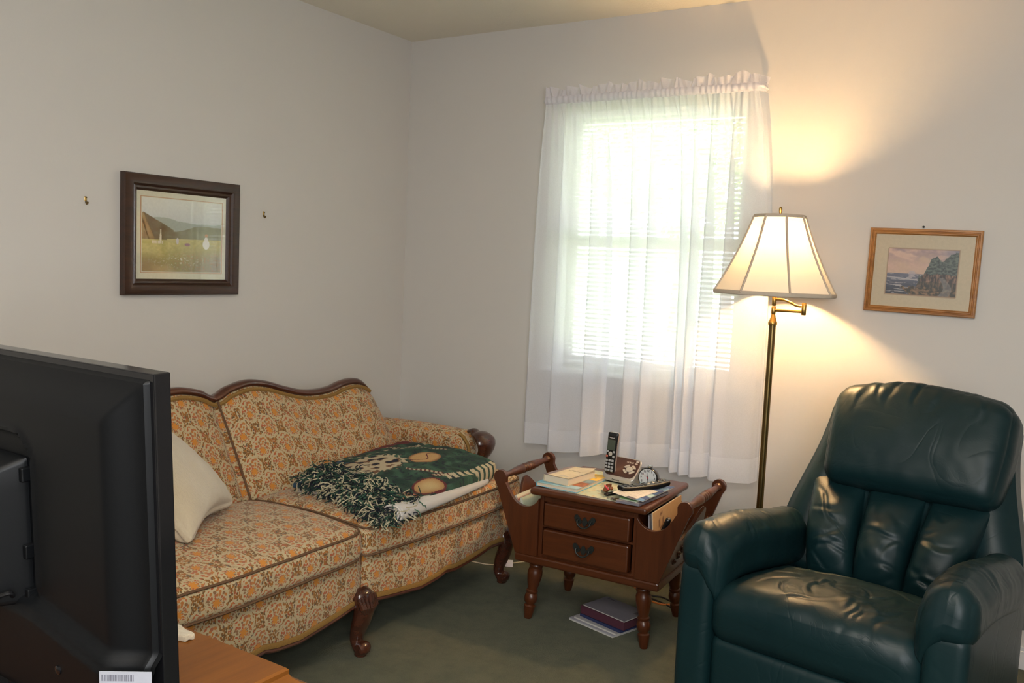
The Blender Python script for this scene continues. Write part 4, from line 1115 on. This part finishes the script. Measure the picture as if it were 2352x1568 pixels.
quad_sheet('magazine', 'glossy blue striped magazine lying under the printed leaflet', 'magazine', [(1.640, -.722), (1.722, -.738), (1.728, -.470), (1.600, -.49)], Z1+.0150, .004, PAPER, mag, 50, 50)
quad_sheet('leaflet', 'pale printed leaflet under the remote control', 'leaflet', [(1.590, -.712), (1.694, -.752), (1.716, -.560), (1.600, -.530)], Z1+.0197, .0014, PAPER, leaflet, 60, 60)
# remote control
RM = frame_M((1.655, -.583, Z1+.031), (.585, .81, .075), (-.81, .585, 0))
rc = thing('remote_control', 'dark grey curved television remote control lying on the leaflet', 'remote control', (1.655, -.583, Z1+.03))
def rdef(u, v, w, p):
    wid = 1-.14*math.cos(u*PI*.9)*.5-.10*abs(u)**3
    z = p.z+.007*u*u-.004
    if w < 0: z -= .004*math.cos(u*PI/2)
    return p.x, p.y*wid, z
rb = soft_box(0, 0, 0, .205, .046, .018, .008, (20, 6, 2), rdef, M=RM); rb.uv = {}
obj('body', rb, MAT['tv'], rc)
rf = soft_box(0, 0, .0065, .196, .039, .006, .003, (20, 6, 1), rdef, M=RM); rf.uv = {}
obj('face_plate', rf, plain('slate_grey_plastic', (.055, .068, .085), .4), rc)
for k in range(9):
    x = -.083+k*.0205
    for j in (-1, 0, 1):
        if k in (3,) : continue
        if k in (5,) and j != 0: continue
        kb = soft_box(x, j*.0115, .0105+.007*(x/.1025)**2-.004, .009, .0062, .003, .0013, (1, 1, 1), M=RM); kb.uv = {}
        obj('button', kb, plain('pale_button', (.62, .55, .46), .5) if (k in (5, 6) and j == 0) else MAT['tv_gloss'], rc)
obj('direction_pad', MB().lathe([(.0130, .0045), (.0130, .0078), (.010, .0085), (.001, .0082)], 22, RM @ Matrix.Translation((-.0215, 0, 0)), sx=1.2), MAT['tv_gloss'], rc)
# trinket in clear dish, slim case, clip
dish = (1.548, -.672)
tag(obj('glass_dish', MB().lathe([(.012, 0), (.017, .001), (.021, .005), (.0225, .011), (.0215, .0112), (.0195, .006), (.015, .0025), (.003, .002)], 26, Matrix.Translation((dish[0], dish[1], Z1))), glass('dish_glass', (.94, .96, .95), .02, .25)), 'small clear glass dish holding a brown trinket on the table front', 'dish')
tk = thing('trinket', 'small glossy brown and red trinket sitting in the clear dish', 'trinket', (dish[0], dish[1], Z1+.0028))
brn = plain('glazed_brown', (.16, .055, .020), .18, scale=120, var=.5)
mb = soft_box(dish[0], dish[1], Z1+.0205, .027, .022, .035, .010, (4, 4, 4), lambda u, v, w, p: (p.x+.004*w, p.y+.003*math.sin(3*w), p.z+.004*u)); mb.uv = {}
obj('body', mb, brn, tk)
obj('red_stripe', MB().tube([(dish[0]-.004, dish[1]-.0135, Z1+.034), (dish[0]+.006, dish[1]-.0135, Z1+.026), (dish[0]+.012, dish[1]-.010, Z1+.018)], [.003, .004, .002], 8), red, tk)
obj('knob', MB().lathe([(.007, -.006), (.009, 0), (.006, .006), (.001, .008)], 12, Matrix.Translation((dish[0]+.014, dish[1]+.002, Z1+.022))), brn, tk)
CS = frame_M((1.578, -.648, Z1+.0055), (.28, 1, 0), (-1, .28, 0))
sc_ = soft_box(0, 0, 0, .125, .018, .009, .003, (6, 2, 1), M=CS); sc_.uv = {}
pc = thing('pen_case', 'slim black case beside the pale leaflet', 'case', (1.578, -.648, Z1))
obj('case_body', sc_, MAT['tv_gloss'], pc)
obj('silver_band', MB().box(-.035, .025, -.0015, .0015, .0045, .0052, CS), MAT['chrome'], pc, smooth=False)
kr = thing('key_ring', 'small bunch of silver keys at the table front edge', 'keys', (1.600, -.735, Z1))
obj('ring', MB().tube([(1.590+.011*math.cos(a), -.728+.011*math.sin(a), Z1+.0015+.001*math.sin(a*2)) for a in np.linspace(0, 2*PI, 25)[:-1]], .0011, 6, closed=True), MAT['chrome'], kr)
for k, (dx, dy, a) in enumerate(((.016, -.006, -.2), (.020, .004, .1), (.012, -.011, -.5))):
    K = Matrix.Translation((1.592+dx, -.728+dy, Z1+.002+.0016*k)) @ Matrix.Rotation(a, 4, 'Z')
    kb = MB().lathe([(.0075, 0), (.0075, .0014)], 14, K).box(.006, .028, -.0022, .0022, 0, .0014, K).box(.018, .021, -.004, -.002, 0, .0014, K).box(.024, .027, -.0045, -.002, 0, .0014, K)
    obj('key', kb, MAT['chrome'] if k != 1 else MAT['brass'], kr, smooth=False)

# reading matter in the racks
def rack_sheet(name, label, cat, side, y0, y1, base, top, off, th, mat, colf=None, inner=False):
    d = Vector((-.022 if inner else .104, 0, .27)).normalized(); n_ = Vector((-d.z, 0, d.x))*(-1 if inner else 1)
    O = Vector((.212 if inner else .248, 0, .2615))+n_*off
    def P(u, v, o): q = O+d*(base+(top-base)*v)+n_*o; return MT @ Vector((side*q.x, y0+(y1-y0)*u, q.z))
    mb = MB().grid(lambda u, v: P(u, v, th), 24, 24, colf=colf)
    k = len(mb.v)
    mb.v += [P(0, 0, 0), P(1, 0, 0), P(1, 1, 0), P(0, 1, 0)]; mb.c += [(.6, .58, .5) if colf else (1, 1, 1)]*4
    w = 25
    mb.f += [(k, k+3, k+2, k+1)]
    mb.f.append(tuple(range(0, 25))+(k+1, k)); mb.f.append(tuple(range(24*25, 25*25))[::-1]+(k+3, k+2))
    mb.f.append(tuple(j*25 for j in range(24, -1, -1))+(k, k+3)); mb.f.append(tuple(j*25+24 for j in range(25))+(k+2, k+1))
    return tag(obj(name, mb, mat, None, smooth=False, fixn=False), label, cat)
def env(u, v):
    c = lerp3(srgb(210, 170, 122), srgb(196, 154, 106), fb(u, v, 5, 3, 41)+.5)
    q = abs(math.hypot((u-.27)/.06, (v-.80)/.11)-1)
    return srgb(120, 80, 56) if q < .2 else c
rack_sheet('envelope', 'tan paper envelope with a string loop in the right magazine rack', 'envelope', 1, -.188, .125, 0, .232, .046, .005, MATT, env, inner=True)
rack_sheet('folder', 'grey folder standing beside the tan envelope in the right rack', 'folder', 1, -.180, .170, 0, .222, .030, .005, plain('grey_card', (.26, .25, .27), .7), inner=True)
rack_sheet('catalog', 'white catalog with a red line standing in the left rack', 'catalog', -1, -.180, .17, 0, .215, .010, .010, MATT, lambda u, v: srgb(150, 60, 50) if .90 < v < .955 else srgb(206, 200, 176))
rack_sheet('catalog', 'green and cream catalog nearest the drawers in the left rack', 'catalog', -1, -.175, .15, 0, .20, .026, .010, MATT, lambda u, v: srgb(186, 190, 164))
gl = thing('spectacle_case', 'black glossy oval case tucked in the front of the right rack', 'case', tuple(MT @ Vector((.30, -.17, .46))))
gm = soft_box(.285, -.172, .447, .020, .026, .085, .010, (3, 3, 5), M=MT @ Matrix.Translation((.285, 0, .447)) @ Matrix.Rotation(.35, 4, 'Y') @ Matrix.Translation((-.285, 0, -.447))); gm.uv = {}
obj('case_shell', gm, MAT['tv_gloss'], gl)

# ------------------------------------------------------------------ green leather recliner
RCX, RCY, RCA = 2.470, -.850, -.14
rec = thing('recliner', 'dark green leather recliner with tufted back and padded arms in front of the lamp', 'armchair', (RCX, RCY, 0), RCA, local=True)
def wr(p, a, s=1.0, k=0): return a*(nz3(p.x*7*s, p.y*7*s, p.z*7*s+k)+.5*nz3(p.x*17*s+3, p.y*17*s, p.z*17*s+k))
def lobj(name, *a, parent=None, **kw):
    mb = soft_box(*a, **kw); mb.uv = {}
    return obj(name, mb, MAT['leather'], parent or rec, sharp=180)
def creases(x, y, lines):
    d = 0
    for x0, y0, an, L, dep, wd in lines:
        ca, sa = math.cos(an), math.sin(an); a = (x-x0)*ca+(y-y0)*sa; b_ = -(x-x0)*sa+(y-y0)*ca+.012*math.sin(a*40+x0*9)
        k = max(0, 1-(a/L)**2)
        d += .6*dep*k*(-math.exp(-(b_/wd)**2)+.75*math.exp(-((b_-1.7*wd)/(1.3*wd))**2))
    return d
_cr = np.random.default_rng(5)
SEATL = [(_cr.uniform(-.22, .24), _cr.uniform(-.31, -.12), _cr.uniform(.5, 2.4), _cr.uniform(.04, .10), _cr.uniform(.003, .006), _cr.uniform(.005, .009)) for _ in range(20)]+[(-.10, .02, .1, .12, .006, .009), (.18, -.05, -.4, .16, .004, .006)]
HEADL = [(_cr.uniform(-.24, .28), _cr.uniform(.585, .65), _cr.uniform(1.0, 2.0), _cr.uniform(.04, .09), _cr.uniform(.0025, .005), _cr.uniform(.006, .010)) for _ in range(15)]
PADL = {k: [(_cr.uniform(-.07, .07), _cr.uniform(.03, .27), _cr.uniform(-.9, .9)+(PI if _cr.uniform() < .5 else 0), _cr.uniform(.04, .09), _cr.uniform(.004, .009), _cr.uniform(.006, .011)) for _ in range(8)] for k in (-1, 0, 1)}
ARML = {s_: [(_cr.uniform(-.05, .05), _cr.uniform(-.36, .05), _cr.uniform(-.7, .7), _cr.uniform(.04, .08), _cr.uniform(.002, .004), _cr.uniform(.005, .008)) for _ in range(16)] for s_ in (-1, 1)}
def seat_f(u, v, w, p):
    cu, cv = max(0, math.cos(u*PI/2)), max(0, math.cos(v*PI/2))
    z = p.z; y = p.y
    if w > 0: z += w*(.040*cu**.6*max(.0, 1-abs(v)**4)+.012)
    z -= .055*sstep(-1.0, 1.0, v)*(w+1)/2+.02*sstep(.2, 1, v)
    y -= .035*cu*max(0, -v)*max(0, .5+.5*w) 
    q = Vector((p.x, y, z)); d = wr(q, .006, 1.1, 3)+creases(p.x, p.y, SEATL)*max(0, w)**.3*(w > 0)
    return p.x, y-d*.4*max(0, -v), z+d
lobj('seat_cushion', 0, -.085, .375, .600, .58, .155, .060, n=(110, 104, 10), deform=seat_f)
def foot_f(u, v, w, p):
    y = p.y-.018*max(0, -v)*math.cos(u*PI/2)*math.cos(w*PI/2)**.5
    return p.x+.0*w, y+wr(p, .003, 1, 9), p.z
lobj('footrest_panel', 0, -.30, .175, .575, .12, .29, .030, n=(16, 4, 10), deform=foot_f)
lobj('base_frame', 0, .02, .150, .56, .60, .24, .02, n=(4, 4, 3))
for s in (-1, 1):
    lobj('arm_panel', s*.335, -.045, .270, .105, .66, .500, .028, n=(4, 12, 12), deform=lambda u, v, w, p: (p.x, p.y-.010*max(0, -v)*math.cos(w*1.4), p.z))
    def armf(u, v, w, p, s=s):
        x, y, z = p
        top = max(0, w)
        z += .020*math.cos(u*PI/2)*top-.058*sstep(-.5, 1, v)*1.0
        inn = -u*s                                     # 1 on the inner side
        front = sstep(.55, 1, -v)
        z -= .050*front*max(0, inn)*(1-top*.6)
        x += -s*.012*math.sin(PI*(v+1)/2)*max(0, inn)
        y -= .012*front*math.cos(u*1.3)*(1-abs(w))
        if w < 0: z -= .03*max(0, inn)
        d = wr(Vector((x, y, z)), .004+.006*front, 1.5, 5+s)+creases(p.x-s*.328, p.y, ARML[s])*top
        return x+d*.6, y+d*.5, z+d*.8
    lobj('arm_pad', s*.328, -.050, .545, .140, .660, .135, .050, n=(26, 110, 20), deform=armf)
# reclined back: local frame with Y running up the back
lean_b = math.atan2(.56, .26)
MB_ = frame_M((0, .185, .385), (1, 0, 0), (0, math.cos(lean_b), math.sin(lean_b)))   # Z axis of this frame faces forward
def shell_f(u, v, w, p):
    k = (v+1)/2; half = .385-.095*sstep(.05, .95, k)
    return u*half, p.y, p.z-.02*abs(u)**3+(.012*math.sin(PI*k)+.035*math.exp(-((abs(u)-.80)/.14)**2)*math.sin(PI*min(1, k*1.05))**.5)*(w > 0)+wr(p, .004, 1.2, 30)
sh_ = soft_box(0, .31, -.075, .74, .62, .11, .040, (20, 20, 4), shell_f, M=MB_); sh_.uv = {}
obj('back_shell', sh_, MAT['leather'], rec, sharp=180)
for k in (-1, 0, 1):
    def padf(u, v, w, p, k=k):
        e = (1-abs(u)**2.6)*(1-abs(v)**3.2); e = max(0, e)**.5
        bl = max(0, math.cos((v+.28)*1.25))**.8; z = -.02+(.026+.100*e*bl)*(w+1)/2
        x = p.x*(1.0+.07*(v))+k*.012*v; y = p.y
        q = Vector((x*1.0+k, y, z)); d = wr(q, .008, 1.2, 7+k*3)+creases(p.x-k*.168, y, PADL[k])+.004*math.sin((y*26+x*16*(k or 1))*1.0+2.5*nz3(x*9, y*9, k))*e
        if w > 0: z += d*e*.9
        return x, y, z
    pm_ = soft_box(k*.168, .160, 0, .182, .360, .08, .036, (36, 70, 4), padf, M=MB_); pm_.uv = {}
    obj('back_pad', pm_, MAT['leather'], rec, sharp=180)
def headf(u, v, w, p):
    e = max(0, (1-abs(u)**3.5))**.5; k = (v+1)/2
    z = p.z+(.030*e*math.sin(PI*min(1, k*.9+.05))+.0)*max(0, w)-.03*sstep(.5, 1, abs(u))*0
    y = p.y+.030*math.cos(u*PI/2)*sstep(.1, 1, v)-.012*abs(u)**3*max(0, v)
    x = .026+(p.x-.026)*(.955+.05*sstep(0, .6, k))
    q = Vector((x, y, z)); d = wr(q, .003+.004*sstep(.5, 1, v), 1.3, 12)+creases(p.x, p.y, HEADL)
    return x, y+d*.5*max(0, v), z+d*max(0, w)
hd = soft_box(.026, .478, .000, .557, .345, .165, .055, (90, 60, 12), headf, M=MB_); hd.uv = {}
obj('headrest', hd, MAT['leather'], rec, sharp=180)

# ------------------------------------------------------------------ television cabinet and television
cab = thing('television_cabinet', 'orange cherry wood cabinet with moulded top edge under the television', 'cabinet', (1.25, -2.78, 0))
CX0, CX1, CY0, CY1 = .80, 1.790, -3.12, -2.462
def loft(levels):
    mb = MB(); 
    for o, z in levels: 
        for x, y in ((CX0-o, CY0-o), (CX1+o, CY0-o), (CX1+o, CY1+o), (CX0-o, CY1+o)): mb.v.append(Vector((x, y, z))); mb.c.append((1, 1, 1))
    n = len(levels)
    mb.f = [(3, 2, 1, 0)]+[(j*4+k, j*4+(k+1) % 4, j*4+4+(k+1) % 4, j*4+4+k) for j in range(n-1) for k in range(4)]+[tuple((n-1)*4+k for k in range(4))]
    return mb
obj('top', loft([(.010, .535), (.040, .540), (.043, .552), (.040, .560), (.030, .566), (.018, .572), (.008, .580), (.004, .588), (.004, .596), (0, .600)]), MAT['cabinet'], cab, sharp=25)
obj('carcase', MB().box(CX0+.0, CX1, CY0, CY1, .075, .5345), MAT['cabinet'], cab, smooth=False, bevel=.003)
obj('plinth', MB().box(CX0+.02, CX1-.02, CY0+.02, CY1-.03, 0, .0745), MAT['cabinet'], cab, smooth=False, bevel=.003)

TW, TH = .905, .510
TM = frame_M((1.4560, -2.797, .672), (1, 0, 0), (0, -.047, 1))
tv = thing('television', 'flat screen television seen from behind standing on the orange cabinet', 'television', (1.4560, -2.797, .600))
def ridge_z(x):     # height of the edge of the lower bulge
    a = abs(x); return float(np.interp(a, [0, .19, .215, .30, .36, .40, .4525], [.150, .150, .148, .130, .118, .110, .108]))
def tvh(x, y):
    ex = TW/2-abs(x); ey = min(TH-y, y+.06)
    e = min(ex, ey)
    h = .006+.008*sstep(.008, .013, e)+.030*sstep(.013, .072, e) if True else 0
    d = ridge_z(x)-y
    h += .014*sstep(-.004, .016, d)+.004*sstep(.020, .026, d)
    # rounded recess around the housing
    rx, ry = .205, .0
    qx = max(0, abs(x)-(.205-.05)); qy = max(0, (y-(.395-.05)))
    rd = math.hypot(qx, qy)-.05
    if y > ridge_z(x)-.02: h -= .010*sstep(.004, -.004, rd)*sstep(-.01, .01, y-ridge_z(x)); h += .004*math.exp(-((rd-.005)/.004)**2)*sstep(0, .02, y-ridge_z(x))
    return h
xs = np.unique(np.r_[np.linspace(-TW/2, TW/2, 150), TW/2-.0085, TW/2-.0125, -TW/2+.0085]); ysg = np.unique(np.r_[np.linspace(0, TH, 110), TH-.0085, TH-.0125])
mb = MB()
for y in ysg:
    for x in xs: mb.v.append(TM @ Vector((x, y, tvh(x, y)))); mb.c.append((1, 1, 1))
n = len(xs)
for j in range(len(ysg)-1):
    for i in range(n-1): mb.f.append((j*n+i, j*n+i+1, (j+1)*n+i+1, (j+1)*n+i))
obj('back_cover', mb, MAT['tv'], tv, fixn=False, sharp=35)
obj('bezel', MB().box(-TW/2-.001, TW/2+.001, -.001, TH+.001, -.020, .0062, TM), MAT['tv_gloss'], tv, smooth=False, bevel=.002)
obj('screen', MB().box(-TW/2+.010, TW/2-.010, .014, TH-.010, -.0212, -.0203, TM), plain('dark_screen', (.004, .004, .005), .06), tv, smooth=False)
def housef(u, v, w, p):
    k = (w+1)/2; return p.x*(1-.13*k), p.y-.020*k*(v > 0)*1.0*max(0, v)+.004*k*max(0, -v), p.z
hs2 = soft_box(0, .245, .058, .365, .235, .052, .010, (6, 6, 3), housef, M=TM); hs2.uv = {}
hz = obj('electronics_housing', hs2, MAT['tv'], tv, sharp=60)
for yy in (.335, .215, .145):
    obj('cover_clip', MB().box(.180, .190, yy-.011, yy+.011, .034, .050, TM), MAT['tv'], tv, smooth=False, bevel=.002)
cbp = spline([(.178, .150, .066), (.182, .158, .074), (.165, .150, .090), (.12, .125, .096), (.04, .09, .098), (-.08, .06, .09), (-.2, .03, .08)], 30)
obj('power_cable', MB().tube([TM @ Vector(q) for q in cbp], .0035, 8), MAT['tv_gloss'], tv)
obj('screw_cap', MB().lathe([(.007, .0), (.007, .003), (.004, .004)], 12, TM @ Matrix.Translation((.285, .062, tvh(.285, .062)-.001))), MAT['tv_gloss'], tv)
LM = frame_M((1.890, -2.853, .739), (.84, .54, .03), (-.03, 0, 1))
stk = obj('label_card', MB().box(-.036, .036, -.030, .030, -.0004, .0004, LM), plain('white_label', (.33, .34, .39), .5), tv, smooth=False)
bc = MB(); x = -.033
while x < .011:
    w = float(rng.choice([.0004, .0006, .0010])); bc.box(x, x+w, .0165, .0255, .0004, .0007, LM); x += w+float(rng.choice([.0005, .0008, .0012]))
obj('barcode', bc, plain('sticker_ink', (.10, .10, .13), .6), stk, smooth=False)
tl_ = MB()
for k in range(6): tl_.box(-.033, -.033+.024+.008*((k*7) % 3), .0125-k*.006, .0136-k*.006, .0004, .0007, LM)
obj('fine_print', tl_, plain('sticker_grey', (.25, .25, .3), .6), stk, smooth=False)
obj('stand_neck', MB().box(1.40, 1.56, -2.835, -2.80, .612, .72), MAT['tv_gloss'], tv, smooth=False, bevel=.006)
sb_ = soft_box(1.48, -2.80, .607, .46, .22, .014, .006, (8, 6, 1)); sb_.uv = {}
obj('stand_base', sb_, MAT['tv_gloss'], tv)
# pale fuzzy cloth on the cabinet behind the television
ct = soft_box(1.470, -2.508, .6045, .19, .060, .006, .003, (16, 8, 1), lambda u, v, w, p: (p.x+.02*v*0, p.y*1.0+.022*max(0, u)*(-v)*.9+.012*max(0, u), p.z+.004*nz3(p.x*40, p.y*40, w)+.003*(w+1)))
ct.uv = {}
tag(obj('cloth', ct, FUR, None, sharp=180), 'pale fuzzy folded cloth on the cabinet top behind the television', 'cloth')

# ------------------------------------------------------------------ on the carpet
def floor_stack():
    A = MT
    quad_sheet('magazine', 'white magazine at the bottom of the stack under the end table', 'magazine', [(1.402, -.640), (1.612, -.690), (1.672, -.500), (1.45, -.450)], .0005, .008, PAPER, lambda u, v: srgb(150, 146, 154) if (v*30) % 1 > .3 or v > .5 else srgb(150, 150, 160), 30, 30)
    quad_sheet('magazine', 'second pale magazine in the stack under the end table', 'magazine', [(1.420, -.632), (1.622, -.680), (1.674, -.51), (1.46, -.46)], .0090, .006, PAPER, lambda u, v: srgb(160, 158, 158) if v < .5 else srgb(180, 176, 150), 20, 20)
    quad_sheet('notebook', 'thin navy notebook under the maroon book on the carpet', 'notebook', [(1.435, -.615), (1.632, -.668), (1.676, -.52), (1.47, -.46)], .0155, .010, plain('navy_cover', (.02, .03, .09), .4))
    t = thing('hardcover_book', 'thick maroon hardcover book in the stack under the end table', 'book', (1.555, -.57, .026))
    th_ = -.235; BM = Matrix.Translation((1.556, -.566, .0262)) @ Matrix.Rotation(th_, 4, 'Z')
    mar = plain('maroon_cloth', (.065, .018, .032), .55)
    obj('page_block', MB().box(-.100, .100, -.066, .066, .003, .027, BM), page_w, t, smooth=False)
    obj('cover', MB().box(-.106, .106, -.074, .074, 0, .003, BM).box(-.106, .106, -.074, .074, .027, .030, BM).box(-.106, .106, -.0745, -.0705, 0, .030, BM).box(.102, .106, -.074, .074, 0, .030, BM), mar, t, smooth=False, bevel=.0012)
    quad_sheet('booklet', 'grey booklet lying on the maroon book under the end table', 'booklet', [tuple((BM @ Vector(q))[:2]) for q in ((-.100, -.066, 0), (.104, -.070, 0), (.104, .070, 0), (-.098, .072, 0))], .0566, .004, PAPER,
               lambda u, v: srgb(60, 58, 66) if (.88 < v < .93 and .06 < u < .3) or (.86 < u < .95 and .62 < v < .80) or (.04 < u < .14 and .95 < v < .98) else srgb(104, 101, 110), 50, 40)
floor_stack()
blk = plain('black_rubber_cord', (.012, .012, .012), .5)
tag(obj('power_cord', MB().tube(spline([(1.38, -.02, .10), (1.40, -.05, .02), (1.47, -.11, .004), (1.54, -.205, .004), (1.60, -.20, .004), (1.66, -.225, .004), (1.72, -.215, .004), (1.83, -.23, .004), (1.95, -.25, .004)], 60), .0032, 6), blk), 'black cord running from the wall behind the end table to the lamp', 'cord')
tag(obj('power_cord', MB().tube(spline([(1.50, -.16, .004), (1.545, -.23, .004), (1.62, -.255, .004), (1.675, -.285, .004), (1.74, -.33, .004), (1.83, -.40, .004), (1.93, -.46, .004)], 50), .0028, 6), blk), 'thinner black cord curling past the rear table leg under the recliner', 'cord')
tag(obj('extension_cord', MB().tube(spline([(1.43, -.14, .004), (1.52, -.225, .004), (1.58, -.268, .004), (1.64, -.268, .004), (1.70, -.195, .004), (1.80, -.17, .004), (1.95, -.16, .004)], 60), .0036, 6), plain('orange_cord', (.55, .16, .03), .5)), 'orange extension cord on the carpet under the end table', 'cord')
tag(obj('cable', MB().tube(spline([(.35, -.30, .004), (.60, -.34, .004), (.752, -.348, .004), (.847, -.318, .004), (.93, -.19, .004), (1.02, -.10, .004), (1.10, -.04, .004)], 50), .0025, 6), plain('cream_cable', (.62, .56, .42), .5)), 'thin cream cable on the carpet behind the right sofa leg', 'cable')
pt = thing('paper_tag', 'small white paper tag with a cord lying beside the right sofa leg', 'tag', (.90, -.30, 0))
obj('tag_card', MB().box(-.016, .016, -.0006, .0006, 0, .030, Matrix.Translation((.905, -.296, .002)) @ Matrix.Rotation(.5, 4, 'Z') @ Matrix.Rotation(-.5, 4, 'X')), plain('white_card', (.72, .71, .74), .6), pt, smooth=False)
obj('tag_string', MB().tube([(.895, -.30, .006), (.87, -.315, .004), (.845, -.33, .003)], .0022, 6), MAT['white_plastic'], pt)
